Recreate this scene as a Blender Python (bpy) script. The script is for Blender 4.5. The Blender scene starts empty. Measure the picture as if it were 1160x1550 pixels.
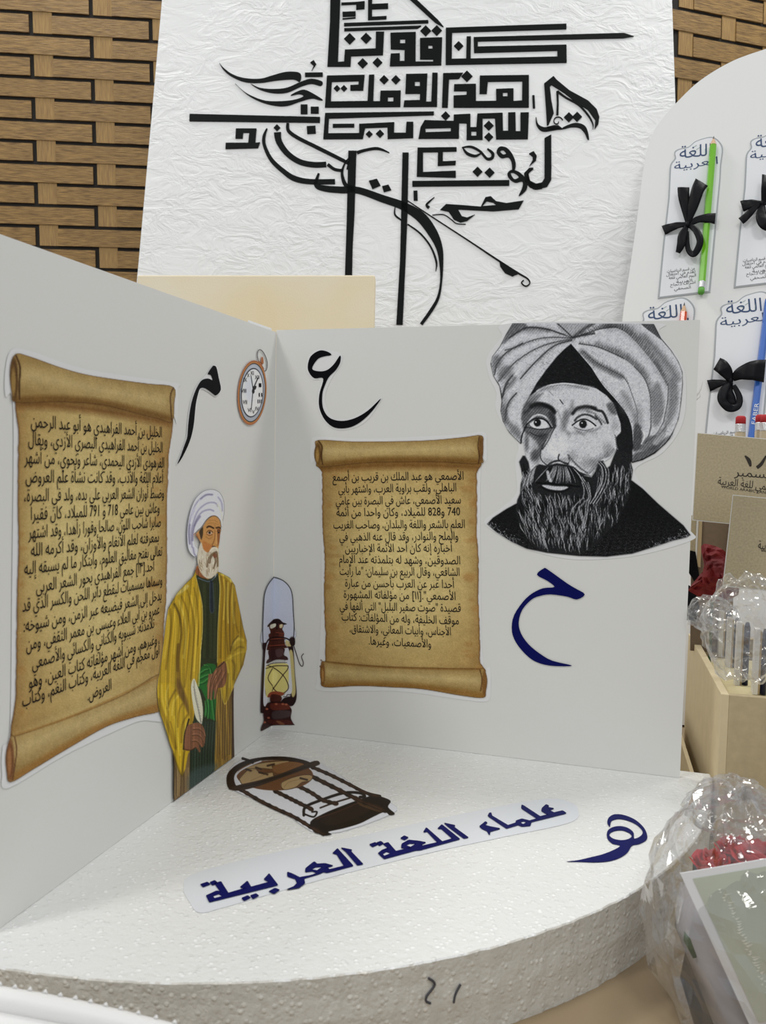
import bpy, math, random
import numpy as np
from mathutils import Matrix, Vector, noise
from mathutils.geometry import tessellate_polygon
SC = bpy.context.scene
COL = SC.collection
random.seed(7)
# ---------------------------------------------------------------- camera
F = 1288.5
CR = (1.50424112, -0.0200995466, 0.28984219)
CL = Vector((0.344700155, -0.780887495, 0.279347311))
cd = bpy.data.cameras.new('camera'); cam = bpy.data.objects.new('camera', cd); COL.objects.link(cam)
cam.location = CL; cam.rotation_euler = CR
cd.sensor_fit = 'VERTICAL'; cd.sensor_height = 24.0; cd.lens = 24.0 * F / 1550.0
cd.clip_start = 0.02
cd.dof.use_dof = True; cd.dof.focus_distance = 0.84; cd.dof.aperture_fstop = 11.0
SC.camera = cam
# ---------------------------------------------------------------- world, lamps, exposure
w = bpy.data.worlds.new('world'); SC.world = w; w.use_nodes = True
w.node_tree.nodes['Background'].inputs[0].default_value = (0.93, 0.97, 1.0, 1)
w.node_tree.nodes['Background'].inputs[1].default_value = 0.63
def panel(x, y, z, sx, sy, power, col=(1.0, 0.985, 0.95)):
    l = bpy.data.lights.new('ceiling_panel_lamp', 'AREA'); l.shape = 'RECTANGLE'; l.size = sx; l.size_y = sy
    l.energy = power; l.color = col
    o = bpy.data.objects.new('ceiling_panel_lamp', l); COL.objects.link(o); o.location = (x, y, z)
    return o
panel(-0.9, 0.55, 2.1, 0.40, 0.40, 19)
panel(0.95, 0.65, 2.1, 0.40, 0.40, 16)
panel(-0.75, -1.3, 2.1, 0.40, 0.40, 21)
panel(1.0, -1.3, 2.1, 0.40, 0.40, 12)
SC.view_settings.view_transform = 'Standard'; SC.view_settings.look = 'None'
SC.view_settings.gamma = 1.0; SC.view_settings.use_curve_mapping = False
SC.view_settings.exposure = -0.3
# ---------------------------------------------------------------- helpers
RM = Matrix.Identity(3)
from mathutils import Euler
RM = Euler(CR, 'XYZ').to_matrix()
def cdir(a, b, c=-1.0): return RM @ Vector((a, b, c))
def ray(x, y): return cdir((x - 580) / F, (775 - y) / F)
def at_depth(x, y, d): return CL + ray(x, y) * d
def lin(c):
    c = c / 255.0
    return c / 12.92 if c <= 0.04045 else ((c + 0.055) / 1.055) ** 2.4
def alb(rgb, ref=(190, 190, 186), base=0.80):
    return tuple(min(0.92, base * lin(c) / lin(r)) for c, r in zip(rgb, ref)) + (1.0,)
class Plane:
    def __init__(s, O, U, V):
        s.O = Vector(O); s.U = Vector(U).normalized(); s.N = s.U.cross(Vector(V)).normalized(); s.V = s.N.cross(s.U).normalized()
        s.M = Matrix(((s.U.x, s.V.x, s.N.x, s.O.x), (s.U.y, s.V.y, s.N.y, s.O.y), (s.U.z, s.V.z, s.N.z, s.O.z), (0, 0, 0, 1)))
        s.H = np.array([[*s.U], [*s.V]])
    def hit(s, x, y, off=0.0):
        d = ray(x, y); t = ((s.O + s.N * off) - CL).dot(s.N) / d.dot(s.N)
        q = CL + d * t - s.O
        return (q.dot(s.U), q.dot(s.V))
    def hits(s, X, Y, off=0.0):
        R = np.array(RM); D = np.stack([(X - 580) / F, (775 - Y) / F, -np.ones_like(X)], -1) @ R.T
        N = np.array(s.N); O = np.array(s.O) + N * off; C = np.array(CL)
        t = ((O - C) @ N) / (D @ N)
        Q = C + D * t[..., None] - np.array(s.O)
        return Q @ np.array(s.U), Q @ np.array(s.V)
    def world(s, u, v, n=0.0): return s.O + s.U * u + s.V * v + s.N * n
def props(o, label=None, cat=None, group=None, kind=None):
    if label: o['label'] = label
    if cat: o['category'] = cat
    if group: o['group'] = group
    if kind: o['kind'] = kind
    return o
def thing(name, label, cat, M=None, group=None):
    o = bpy.data.objects.new(name, None); COL.objects.link(o); o.empty_display_size = 0.02
    if M is not None: o.matrix_world = M
    return props(o, label, cat, group)
class MB:
    def __init__(s): s.v = []; s.f = []
    def poly(s, loops, z=0.0, thick=0.0):
        """loops: list of loops of (u,v). Front at z, walls back to z-thick."""
        base = len(s.v); n = [len(l) for l in loops]
        flat = [p for l in loops for p in l]
        tri = tessellate_polygon([[Vector((p[0], p[1], 0)) for p in l] for l in loops])
        s.v += [(p[0], p[1], z) for p in flat]
        for t in tri:
            a, b, c = [flat[i] for i in t]
            cr = (b[0] - a[0]) * (c[1] - a[1]) - (b[1] - a[1]) * (c[0] - a[0])
            s.f.append(tuple(base + i for i in (t if cr > 0 else t[::-1])))
        if thick:
            b2 = len(s.v); s.v += [(p[0], p[1], z - thick) for p in flat]
            k = 0
            for l in loops:
                ar = sum(l[i][0] * l[(i + 1) % len(l)][1] - l[(i + 1) % len(l)][0] * l[i][1] for i in range(len(l)))
                for i in range(len(l)):
                    j = (i + 1) % len(l)
                    q = (base + k + i, b2 + k + i, b2 + k + j, base + k + j)
                    s.f.append(q if ar > 0 else q[::-1])
                k += len(l)
            for t in tri:
                a, b, c = [flat[i] for i in t]
                cr = (b[0] - a[0]) * (c[1] - a[1]) - (b[1] - a[1]) * (c[0] - a[0])
                s.f.append(tuple(b2 + i for i in (t[::-1] if cr > 0 else t)))
        return s
    def box(s, x0, y0, z0, x1, y1, z1, M=None):
        b = len(s.v)
        P = [Vector(p) for p in ((x0, y0, z0), (x1, y0, z0), (x1, y1, z0), (x0, y1, z0), (x0, y0, z1), (x1, y0, z1), (x1, y1, z1), (x0, y1, z1))]
        if M is not None: P = [M @ p for p in P]
        s.v += [tuple(p) for p in P]
        s.f += [tuple(b + i for i in q) for q in ((3, 2, 1, 0), (4, 5, 6, 7), (0, 1, 5, 4), (1, 2, 6, 5), (2, 3, 7, 6), (3, 0, 4, 7))]
        return s
    def tube(s, pts, rad, n=8, cap=True):
        pts = [Vector(p) for p in pts]; rad = rad if isinstance(rad, (list, tuple)) else [rad] * len(pts)
        b = len(s.v); prev = None
        for i, p in enumerate(pts):
            t = (pts[min(i + 1, len(pts) - 1)] - pts[max(i - 1, 0)]).normalized()
            if prev is None:
                a = t.orthogonal().normalized()
            else:
                a = (prev - t * prev.dot(t)).normalized()
            prev = a; c = t.cross(a)
            for k in range(n):
                an = 2 * math.pi * k / n
                s.v.append(tuple(p + (a * math.cos(an) + c * math.sin(an)) * rad[i]))
        for i in range(len(pts) - 1):
            for k in range(n):
                k2 = (k + 1) % n
                s.f.append((b + i * n + k, b + i * n + k2, b + (i + 1) * n + k2, b + (i + 1) * n + k))
        if cap:
            s.f.append(tuple(b + k for k in range(n))[::-1]); s.f.append(tuple(b + (len(pts) - 1) * n + k for k in range(n)))
        return s
    def grid(s, rows):
        b = len(s.v); m = len(rows[0])
        for r in rows: s.v += [tuple(p) for p in r]
        for i in range(len(rows) - 1):
            for j in range(m - 1):
                s.f.append((b + i * m + j, b + i * m + j + 1, b + (i + 1) * m + j + 1, b + (i + 1) * m + j))
        return s
    def build(s, name, mat, parent=None, M=None, smooth=False, solid=0.0, bevel=0.0):
        me = bpy.data.meshes.new(name); me.from_pydata(s.v, [], s.f); me.update()
        if mat: me.materials.append(mat)
        if smooth: me.polygons.foreach_set('use_smooth', [True] * len(me.polygons))
        o = bpy.data.objects.new(name, me); COL.objects.link(o)
        if parent is not None: o.parent = parent
        if M is not None: o.matrix_world = M
        if solid:
            m = o.modifiers.new('solid', 'SOLIDIFY'); m.thickness = solid; m.offset = 0
        if bevel:
            m = o.modifiers.new('bevel', 'BEVEL'); m.width = bevel; m.segments = 2
        return o
def catmull(P, closed=False, k=6):
    P = [tuple(map(float, p)) for p in P]; n = len(P); out = []
    rng = range(n) if closed else range(n - 1)
    for i in rng:
        g = (lambda j: P[j % n]) if closed else (lambda j: P[max(0, min(n - 1, j))])
        a, b, c, d = g(i - 1), g(i), g(i + 1), g(i + 2)
        for s in range(k):
            t = s / k
            out.append(tuple(0.5 * (2 * b[q] + (c[q] - a[q]) * t + (2 * a[q] - 5 * b[q] + 4 * c[q] - d[q]) * t * t + (3 * b[q] - a[q] - 3 * c[q] + d[q]) * t ** 3) for q in range(len(b))))
    if not closed: out.append(P[-1])
    return out
def crop(ox, oy, s): return lambda pts: [(ox + p[0] / s, oy + p[1] / s) + tuple(p[2:]) for p in pts]
def ribbon_loop(pts):
    """pts (x,y,w) -> closed outline"""
    L, R = [], []
    n = len(pts)
    for i, (x, y, wd) in enumerate(pts):
        a = pts[max(i - 1, 0)]; b = pts[min(i + 1, n - 1)]
        dx, dy = b[0] - a[0], b[1] - a[1]; m = math.hypot(dx, dy) or 1
        nx, ny = -dy / m, dx / m
        L.append((x + nx * wd / 2, y + ny * wd / 2)); R.append((x - nx * wd / 2, y - ny * wd / 2))
    return L + R[::-1]
# ---------------------------------------------------------------- materials
def mat(name, col, rough=0.6, noise_amt=0.0, nscale=20.0, bump=0.0, bscale=200.0, metal=0.0, spec=0.5, col2=None, stretch=None, coat=0.0, bdist=0.001, voronoi=False, detail=6.0):
    m = bpy.data.materials.new(name); m.use_nodes = True; nt = m.node_tree; N = nt.nodes; L = nt.links
    b = N['Principled BSDF']; b.inputs['Roughness'].default_value = rough; b.inputs['Metallic'].default_value = metal
    b.inputs['Specular IOR Level'].default_value = spec; b.inputs['Coat Weight'].default_value = coat
    col = tuple(col)[:3] + (1,)
    b.inputs['Base Color'].default_value = col
    tc = N.new('ShaderNodeTexCoord'); mp = N.new('ShaderNodeMapping'); L.new(tc.outputs['Object'], mp.inputs[0])
    if stretch: mp.inputs['Scale'].default_value = stretch
    if noise_amt or col2:
        t = N.new('ShaderNodeTexNoise'); t.inputs['Scale'].default_value = nscale; t.inputs['Detail'].default_value = detail
        L.new(mp.outputs[0], t.inputs['Vector'])
        r = N.new('ShaderNodeMix'); r.data_type = 'RGBA'
        rp = N.new('ShaderNodeMapRange'); rp.inputs['From Min'].default_value = 0.3; rp.inputs['From Max'].default_value = 0.7
        L.new(t.outputs['Fac'], rp.inputs['Value']); L.new(rp.outputs[0], r.inputs[0])
        c2 = tuple(col2)[:3] + (1,) if col2 else tuple(c * (1 - noise_amt) for c in col[:3]) + (1,)
        r.inputs[6].default_value = col; r.inputs[7].default_value = c2
        L.new(r.outputs[2], b.inputs['Base Color'])
    if bump:
        if voronoi:
            t2 = N.new('ShaderNodeTexVoronoi'); t2.inputs['Scale'].default_value = bscale; out = t2.outputs['Distance']
            t2.feature = 'SMOOTH_F1'
        else:
            t2 = N.new('ShaderNodeTexNoise'); t2.inputs['Scale'].default_value = bscale; t2.inputs['Detail'].default_value = 5; out = t2.outputs['Fac']
        L.new(mp.outputs[0], t2.inputs['Vector'])
        bp = N.new('ShaderNodeBump'); bp.inputs['Strength'].default_value = bump; bp.inputs['Distance'].default_value = bdist
        if voronoi: bp.invert = True
        L.new(out, bp.inputs['Height']); L.new(bp.outputs[0], b.inputs['Normal'])
    return m
def attr_mat(name, rough=0.42, nscale=0, namt=0.0):
    m = bpy.data.materials.new(name); m.use_nodes = True; nt = m.node_tree; N = nt.nodes; L = nt.links
    b = N['Principled BSDF']; b.inputs['Roughness'].default_value = rough; b.inputs['Specular IOR Level'].default_value = 0.12
    a = N.new('ShaderNodeVertexColor'); a.layer_name = 'print'
    out = a.outputs['Color']
    if namt:
        tc = N.new('ShaderNodeTexCoord'); t = N.new('ShaderNodeTexNoise'); t.inputs['Scale'].default_value = nscale; t.inputs['Detail'].default_value = 8; t.inputs['Roughness'].default_value = 0.65
        L.new(tc.outputs['Object'], t.inputs['Vector'])
        r = N.new('ShaderNodeMapRange'); r.inputs['From Min'].default_value = 0.3; r.inputs['From Max'].default_value = 0.7
        r.inputs['To Min'].default_value = 1 - namt; r.inputs['To Max'].default_value = 1 + namt
        L.new(t.outputs['Fac'], r.inputs['Value'])
        vm = N.new('ShaderNodeVectorMath'); vm.operation = 'SCALE'; L.new(out, vm.inputs[0]); L.new(r.outputs[0], vm.inputs['Scale']); out = vm.outputs[0]
    L.new(out, b.inputs['Base Color']); L.new(a.outputs['Alpha'], b.inputs['Alpha'])
    return m
M_print = attr_mat('sticker_print'); M_scroll = attr_mat('parchment_print', 0.5, 90.0, 0.13)
M_board = mat('display_card', (0.80, 0.80, 0.775), 0.5, 0.02, 3.0)
M_boardedge = mat('card_cut_edge', (0.8, 0.79, 0.76), 0.8, 0.1, 60)
M_black = mat('black_vinyl', (0.005, 0.005, 0.007), 0.45, spec=0.05)
M_film = mat('sticker_film', (0.83, 0.835, 0.84), 0.3)
M_navy = mat('navy_vinyl', (0.004, 0.006, 0.10), 0.4, 0.1, 60, spec=0.06)
M_ink = mat('printed_ink', (0.010, 0.009, 0.012), 0.6, spec=0.04)
M_paint = mat('black_paint', (0.006, 0.007, 0.007), 0.5, bump=0.3, bscale=120, spec=0.08)
# ---------------------------------------------------------------- Arabic text as mesh
FORMS = {}
for ch, code, n in (('ء', 0xFE80, 1), ('آ', 0xFE81, 2), ('أ', 0xFE83, 2), ('ؤ', 0xFE85, 2), ('إ', 0xFE87, 2), ('ئ', 0xFE89, 4), ('ا', 0xFE8D, 2),
                    ('ب', 0xFE8F, 4), ('ة', 0xFE93, 2), ('ت', 0xFE95, 4), ('ث', 0xFE99, 4), ('ج', 0xFE9D, 4), ('ح', 0xFEA1, 4), ('خ', 0xFEA5, 4),
                    ('د', 0xFEA9, 2), ('ذ', 0xFEAB, 2), ('ر', 0xFEAD, 2), ('ز', 0xFEAF, 2), ('س', 0xFEB1, 4), ('ش', 0xFEB5, 4), ('ص', 0xFEB9, 4),
                    ('ض', 0xFEBD, 4), ('ط', 0xFEC1, 4), ('ظ', 0xFEC5, 4), ('ع', 0xFEC9, 4), ('غ', 0xFECD, 4), ('ف', 0xFED1, 4), ('ق', 0xFED5, 4),
                    ('ك', 0xFED9, 4), ('ل', 0xFEDD, 4), ('م', 0xFEE1, 4), ('ن', 0xFEE5, 4), ('ه', 0xFEE9, 4), ('و', 0xFEED, 2), ('ى', 0xFEEF, 2), ('ي', 0xFEF1, 4)):
    FORMS[ch] = (code, n)
LAMALEF = {'آ': 0xFEF5, 'أ': 0xFEF7, 'إ': 0xFEF9, 'ا': 0xFEFB}
def shape_ar(s):
    seq = []; i = 0
    while i < len(s):
        c = s[i]
        if c == 'ل' and i + 1 < len(s) and s[i + 1] in LAMALEF: seq.append(('LA', LAMALEF[s[i + 1]])); i += 2; continue
        seq.append((c, None)); i += 1
    def nform(k): return 2 if seq[k][0] == 'LA' else FORMS.get(seq[k][0], (0, 0))[1]
    out = []
    for k, (c, la) in enumerate(seq):
        n = nform(k)
        if n == 0: out.append(c); continue
        pj = k > 0 and nform(k - 1) == 4 and n >= 2
        nj = n == 4 and k + 1 < len(seq) and nform(k + 1) >= 2
        code = la if c == 'LA' else FORMS[c][0]
        if n == 1: out.append(chr(code))
        elif n == 2: out.append(chr(code + (1 if pj else 0)))
        else: out.append(chr(code + (3 if pj and nj else 1 if pj else 2 if nj else 0)))
    # visual order: reverse, keep digit and latin runs left-to-right, mirror brackets
    res = []; run = []
    mir = {'[': ']', ']': '[', '(': ')', ')': '('}
    for ch in reversed(out):
        if ch.isdigit() or ('a' <= ch.lower() <= 'z'): run.insert(0, ch)
        else:
            res += run; run = []; res.append(mir.get(ch, ch))
    return ''.join(res + run)
TC = {}
from mathutils.geometry import delaunay_2d_cdt
def winding_fill(P, E):
    """non-zero winding fill of closed outlines (glyph contours may overlap themselves)"""
    if not P: return [], []
    nxt = {}
    for a, b in E: nxt.setdefault(a, []).append(b); nxt.setdefault(b, []).append(a)
    loops = []; seen = set()
    for s0 in range(len(P)):
        if s0 in seen or s0 not in nxt: continue
        lo = [s0]; seen.add(s0); cur = min(nxt[s0], key=lambda q: (q != s0 + 1, q))
        while cur not in seen:
            seen.add(cur); lo.append(cur)
            c2 = [q for q in nxt[cur] if q not in seen]
            if not c2: break
            cur = c2[0]
        if len(lo) > 2: loops.append([P[i] for i in lo])
    # connected glyph clusters are triangulated separately (fast)
    out_v, out_f = [], []
    loops.sort(key=lambda l: min(p[0] for p in l)); groups = []; mx = -1e9
    for l in loops:
        if min(p[0] for p in l) > mx: groups.append([])
        groups[-1].append(l); mx = max(mx, max(p[0] for p in l))
    for g in groups:
        vv, ee = [], []
        for l in g:
            b = len(vv); vv += [Vector(p) for p in l]; ee += [(b + i, b + (i + 1) % len(l)) for i in range(len(l))]
        rv, re, rf, _, _, _ = delaunay_2d_cdt(vv, ee, [], 0, 1e-5)
        if not rf: continue
        C = np.array([[sum(rv[i].x for i in f) / 3, sum(rv[i].y for i in f) / 3] for f in rf]); wn = np.zeros(len(C))
        for l in g:
            L = np.array(l); A = L; B = np.roll(L, -1, 0)
            x1, y1 = A[:, 0][None], A[:, 1][None]; x2, y2 = B[:, 0][None], B[:, 1][None]; X = C[:, :1]; Y = C[:, 1:]
            side = (x2 - x1) * (Y - y1) - (X - x1) * (y2 - y1)
            wn += ((y1 <= Y) & (y2 > Y) & (side > 0)).sum(1) - ((y1 > Y) & (y2 <= Y) & (side < 0)).sum(1).astype(int)
        b = len(out_v); out_v += [(p.x, p.y) for p in rv]; out_f += [tuple(b + i for i in f) for f, q in zip(rf, wn) if q != 0]
    return out_v, out_f
def text_geo(s, offset=0.012, arabic=True):
    key = (s, offset)
    if key in TC: return TC[key]
    c = bpy.data.curves.new('t', 'FONT'); c.body = shape_ar(s) if arabic else s; c.resolution_u = 2; c.offset = offset; c.size = 1.0; c.fill_mode = 'NONE'
    o = bpy.data.objects.new('t', c); COL.objects.link(o)
    dg = bpy.context.evaluated_depsgraph_get(); dg.update()
    me = o.evaluated_get(dg).to_mesh()
    V, Fs = winding_fill([(v.co.x, v.co.y) for v in me.vertices], [tuple(e.vertices) for e in me.edges])
    bpy.data.objects.remove(o); bpy.data.curves.remove(c)
    xs = [v[0] for v in V] or [0]
    TC[key] = (V, Fs, min(xs), max(xs)); return TC[key]
def put_text(mb, s, pl, Lp, Rp, size, z, mid=0.3, offset=0.012, arabic=True, slant=0.0):
    """text between two picture points on the plane; size = em height in metres"""
    V, Fs, x0, x1 = text_geo(s, offset, arabic)
    if not V: return
    a = Vector(pl.hit(*Lp)); b = Vector(pl.hit(*Rp)); e = b - a; e_n = e.normalized()
    up = Vector((-e_n.y, e_n.x)); up = (up * (1 - slant) + Vector((0, 1)) * slant)
    base = len(mb.v)
    for x, y in V:
        p = a + e * ((x - x0) / (x1 - x0)) + up * ((y - mid) * size)
        mb.v.append((p.x, p.y, z))
    mb.f += [tuple(base + i for i in f) for f in Fs]
# ---------------------------------------------------------------- painter for flat printed stickers
class Canvas:
    def __init__(s, x0, y0, x1, y1, ss=1.25, bg=(200, 200, 200)):
        s.x0, s.y0, s.ss = x0, y0, ss
        s.w = int((x1 - x0) * ss) + 1; s.h = int((y1 - y0) * ss) + 1
        s.X, s.Y = np.meshgrid(x0 + np.arange(s.w) / ss, y0 + np.arange(s.h) / ss)
        s.c = np.zeros((s.h, s.w, 3)) + np.array(bg, float); s.a = np.zeros((s.h, s.w))
        s.rng = np.random.RandomState(3)
    def _bb(s, P, pad):
        P = np.asarray(P, float)
        i0 = max(0, int((P[:, 0].min() - pad - s.x0) * s.ss)); i1 = min(s.w, int((P[:, 0].max() + pad - s.x0) * s.ss) + 2)
        j0 = max(0, int((P[:, 1].min() - pad - s.y0) * s.ss)); j1 = min(s.h, int((P[:, 1].max() + pad - s.y0) * s.ss) + 2)
        return (slice(j0, max(j0, j1)), slice(i0, max(i0, i1)))
    def _apply(s, sl, m, col, add):
        if callable(col): col = col(s.X[sl], s.Y[sl])
        col = np.asarray(col, float)
        s.c[sl] = s.c[sl] * (1 - m[..., None]) + col * m[..., None]
        if add: s.a[sl] = np.maximum(s.a[sl], m)
    def _inside(s, sl, P, soft):
        X, Y = s.X[sl], s.Y[sl]; P = np.asarray(P, float); n = len(P)
        ins = np.zeros(X.shape, bool); d = np.full(X.shape, 1e9)
        for i in range(n):
            x1, y1 = P[i]; x2, y2 = P[(i + 1) % n]
            if y1 != y2:
                cnd = ((y1 > Y) != (y2 > Y)) & (X < (x2 - x1) * (Y - y1) / (y2 - y1) + x1); ins ^= cnd
            dx, dy = x2 - x1, y2 - y1; L2 = dx * dx + dy * dy + 1e-12
            t = np.clip(((X - x1) * dx + (Y - y1) * dy) / L2, 0, 1)
            d = np.minimum(d, (X - x1 - t * dx) ** 2 + (Y - y1 - t * dy) ** 2)
        d = np.sqrt(d) * np.where(ins, 1, -1)
        return np.clip(0.5 + d / soft, 0, 1)
    def fill(s, P, col, a=1.0, soft=1.0, sm=True, add=False, clip=None):
        P = [p[:2] for p in P]
        if sm: P = catmull(P, True, 4)
        sl = s._bb(P, soft)
        if s.X[sl].size == 0: return
        m = s._inside(sl, P, soft) * a
        if not add: m = m * (s.a[sl] > 0)
        s._apply(sl, m, col, add)
    def stroke(s, P, col, wd=1.0, a=1.0, soft=0.9, sm=True, add=False, taper=True):
        """P: (x,y) or (x,y,w)"""
        P = [tuple(p) + ((wd,) if len(p) == 2 else ()) for p in P]
        if sm and len(P) > 2: P = catmull(P, False, 4)
        wm = max(p[2] for p in P); sl = s._bb([p[:2] for p in P], wm + soft)
        X, Y = s.X[sl], s.Y[sl]
        if X.size == 0: return
        m = np.zeros(X.shape)
        for i in range(len(P) - 1):
            x1, y1, w1 = P[i]; x2, y2, w2 = P[i + 1]
            dx, dy = x2 - x1, y2 - y1; L2 = dx * dx + dy * dy + 1e-12
            t = np.clip(((X - x1) * dx + (Y - y1) * dy) / L2, 0, 1)
            d = np.hypot(X - x1 - t * dx, Y - y1 - t * dy); wv = w1 + (w2 - w1) * t
            m = np.maximum(m, np.clip(0.5 + (wv / 2 - d) / soft, 0, 1) * np.minimum(1, wv / 0.5))
        m = m * a
        if not add: m = m * (s.a[sl] > 0)
        s._apply(sl, m, col, add)
    def blob(s, x, y, rx, ry, col, a=1.0, ang=0.0, hard=0.4):
        r = max(rx, ry) * 1.6; sl = s._bb([(x - r, y - r), (x + r, y + r)], 0); X, Y = s.X[sl] - x, s.Y[sl] - y
        c, n = math.cos(ang), math.sin(ang)
        d = np.hypot((X * c + Y * n) / rx, (-X * n + Y * c) / ry)
        m = np.clip((1 + hard - d) / (2 * hard + 1e-6), 0, 1); m = m * m * (3 - 2 * m) * a * (s.a[sl] > 0)
        s._apply(sl, m, col, False)
    def grain(s, amt, k=1.0):
        g = s.rng.randn(s.h, s.w)
        if k > 1:
            g2 = np.zeros_like(g)
            r = int(k)
            for dy in range(-r, r + 1):
                for dx in range(-r, r + 1): g2 += np.roll(np.roll(g, dy, 0), dx, 1)
            g = g2 / (2 * r + 1)
        s.c = np.clip(s.c + g[..., None] * amt, 0, 255)
    def sticker(s, name, pl, parent, material, z=0.0004, ref=(190, 190, 186), mask=None, label=None, base=0.80):
        a = s.a if mask is None else s.a * mask
        on = a > 0.004
        fm = on[:-1, :-1] | on[1:, :-1] | on[:-1, 1:] | on[1:, 1:]
        J, I = np.nonzero(fm); W = s.w
        idx = np.stack([J * W + I, (J + 1) * W + I, (J + 1) * W + I + 1, J * W + I + 1], 1)
        used, inv = np.unique(idx, return_inverse=True); inv = inv.reshape(idx.shape)
        x = s.X.ravel()[used]; y = s.Y.ravel()[used]; U, V = pl.hits(x, y)
        # sit behind the fold or the foot of the board: drop faces past the plane's edge
        me = bpy.data.meshes.new(name)
        co = np.stack([U, V, np.full_like(U, z)], 1).astype(np.float32)
        me.vertices.add(len(used)); me.vertices.foreach_set('co', co.ravel())
        nf = len(inv); me.loops.add(nf * 4); me.loops.foreach_set('vertex_index', inv.ravel().astype(np.int32))
        me.polygons.add(nf); me.polygons.foreach_set('loop_start', (np.arange(nf) * 4).astype(np.int32))
        me.update(calc_edges=True)
        cs = np.clip(s.c, 0, 255).reshape(-1, 3)[used] / 255.0
        ln = np.where(cs <= 0.04045, cs / 12.92, ((cs + 0.055) / 1.055) ** 2.4)
        ln = np.clip(base * ln / np.array([lin(r) for r in ref]), 0, 0.92)
        at = me.color_attributes.new('print', 'FLOAT_COLOR', 'POINT')
        rgba = np.concatenate([ln, a.ravel()[used][:, None]], 1).astype(np.float32)
        at.data.foreach_set('color', rgba.ravel())
        me.materials.append(material)
        o = bpy.data.objects.new(name, me); COL.objects.link(o); o.parent = parent; o.matrix_world = pl.M
        if label: o['label'] = label
        return o
# ---------------------------------------------------------------- setting: basket-weave wall, floor, table
PL_WALL = Plane(at_depth(78.5, 19.5, 1.72), cdir((10000 - 580) / F, (775 - 650) / F), (0, 0, 1))
PL_PIER = Plane(at_depth(1048.3, 51, 1.60), cdir((4160 - 580) / F, (775 - 650) / F), (0, 0, 1))
M_recess = mat('dark_weave_gap', (0.012, 0.009, 0.006), 0.8)
M_slat = mat('brown_wood_slat', (0.46, 0.275, 0.085), 0.55, nscale=11, col2=(0.145, 0.075, 0.02), stretch=(4, 60, 1), bump=0.5, bscale=14, bdist=0.002, detail=4)
M_weft = mat('brown_wood_weft', (0.49, 0.31, 0.105), 0.55, nscale=9, col2=(0.31, 0.175, 0.066), stretch=(60, 4, 1), bump=0.5, bscale=12, bdist=0.002, detail=4)
Z0 = -0.80
def weave(name, pl, u0, u1, vtop, vbot, rp, L, slat_l, weft_w, gap, region):
    # backing wall down to the floor
    b = MB().box(u0, Z0 - pl.O.z, -0.05, u1, vtop, 0.0)
    wo = b.build(name, M_recess, None, pl.M); wo['kind'] = 'structure'
    me_s = MB().box(0, 0, 0.0005, slat_l, rp - gap, 0.004)
    me_s = me_s.build('slat', M_slat, wo, pl.M, bevel=0.0)
    me_w = MB().box(0, 0, 0.0003, weft_w, rp, 0.0022).build('weft_strip', M_weft, wo, pl.M)
    first = [True, True]; wo_inv = None
    k0 = int(math.floor(-vtop / rp)) + 1; k1 = int(math.floor(-vbot / rp))
    for k in range(k0, k1):
        off = 0 if k % 2 == 0 else L / 2
        n0 = int(math.floor((u0 - off) / L)); n1 = int(math.ceil((u1 - off) / L))
        for n in range(n0, n1 + 1):
            us = off + n * L
            v = -(k + 1) * rp
            for which, (src, uu, ww) in enumerate(((me_s, us, slat_l), (me_w, us - weft_w, weft_w))):
                if uu + ww > u1 or uu < u0: continue
                if not region(uu + ww / 2, v + rp / 2): continue
                if first[which]: o = src; first[which] = False
                else:
                    o = src.copy(); COL.objects.link(o)
                o.parent = wo
                j = (random.random() - 0.5) * 0.0006
                o.matrix_world = pl.M @ Matrix.Translation((uu, v, j))
    return wo
pxm = 1.72 / F
for m_ in (M_slat, M_weft):
    N = m_.node_tree.nodes; L = m_.node_tree.links; oi = N.new('ShaderNodeObjectInfo'); mp = [n for n in N if n.type == 'MAPPING'][0]
    vm = N.new('ShaderNodeVectorMath'); vm.operation = 'SCALE'; vm.inputs[0].default_value = (37, 53, 11); L.new(oi.outputs['Random'], vm.inputs['Scale']); L.new(vm.outputs[0], mp.inputs['Location'])
weave('wall_left', PL_WALL, -0.95, 0.98, 0.42, -0.70, 31.5 * pxm, 176 * pxm, 142.5 * pxm, 27.5 * pxm, 5.6 * pxm,
      lambda u, v: u < 0.36 and v > -0.62 and v < 0.12)
pxp = 1.60 / F
weave('wall_right', PL_PIER, -0.14, 0.75, 0.45, -0.70, 34.4 * pxp, 160 * pxp, 131 * pxp, 26 * pxp, 5.8 * pxp,
      lambda u, v: v > -0.34 and v < 0.16 and u < 0.5)
fl = MB().box(-3, -3, Z0 - 0.05, 3, 3, Z0).build('floor', mat('floor_grey_carpet', (0.22, 0.2, 0.19), 0.9, 0.3, 30)); fl['kind'] = 'structure'
TZ = -0.05
tb = thing('display_table', 'long table covered in tan wrapping paper under the whole display', 'table', Matrix.Translation((0.1, -0.2, Z0)))
M_paper = mat('tan_wrapping_paper', (0.325, 0.242, 0.145), 0.7, 0.14, 6, bump=0.2, bscale=30)
tx0, tx1, ty0, ty1 = -0.95, 1.15, -0.75, 0.52
MB().box(tx0, ty0, TZ - 0.025, tx1, ty1, TZ - 0.0006).build('tabletop', mat('table_wood', (0.3, 0.2, 0.12), 0.5), tb, Matrix.Identity(4))
pc = MB().box(tx0 - .01, ty0 - .01, TZ - 0.0006, tx1 + .01, ty1 + .0, TZ)
pc.box(tx0 - .012, ty0 - .012, TZ - 0.4, tx1 + .012, ty0 - .01, TZ)
pc.build('paper_cover', M_paper, tb, Matrix.Identity(4))
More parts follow.
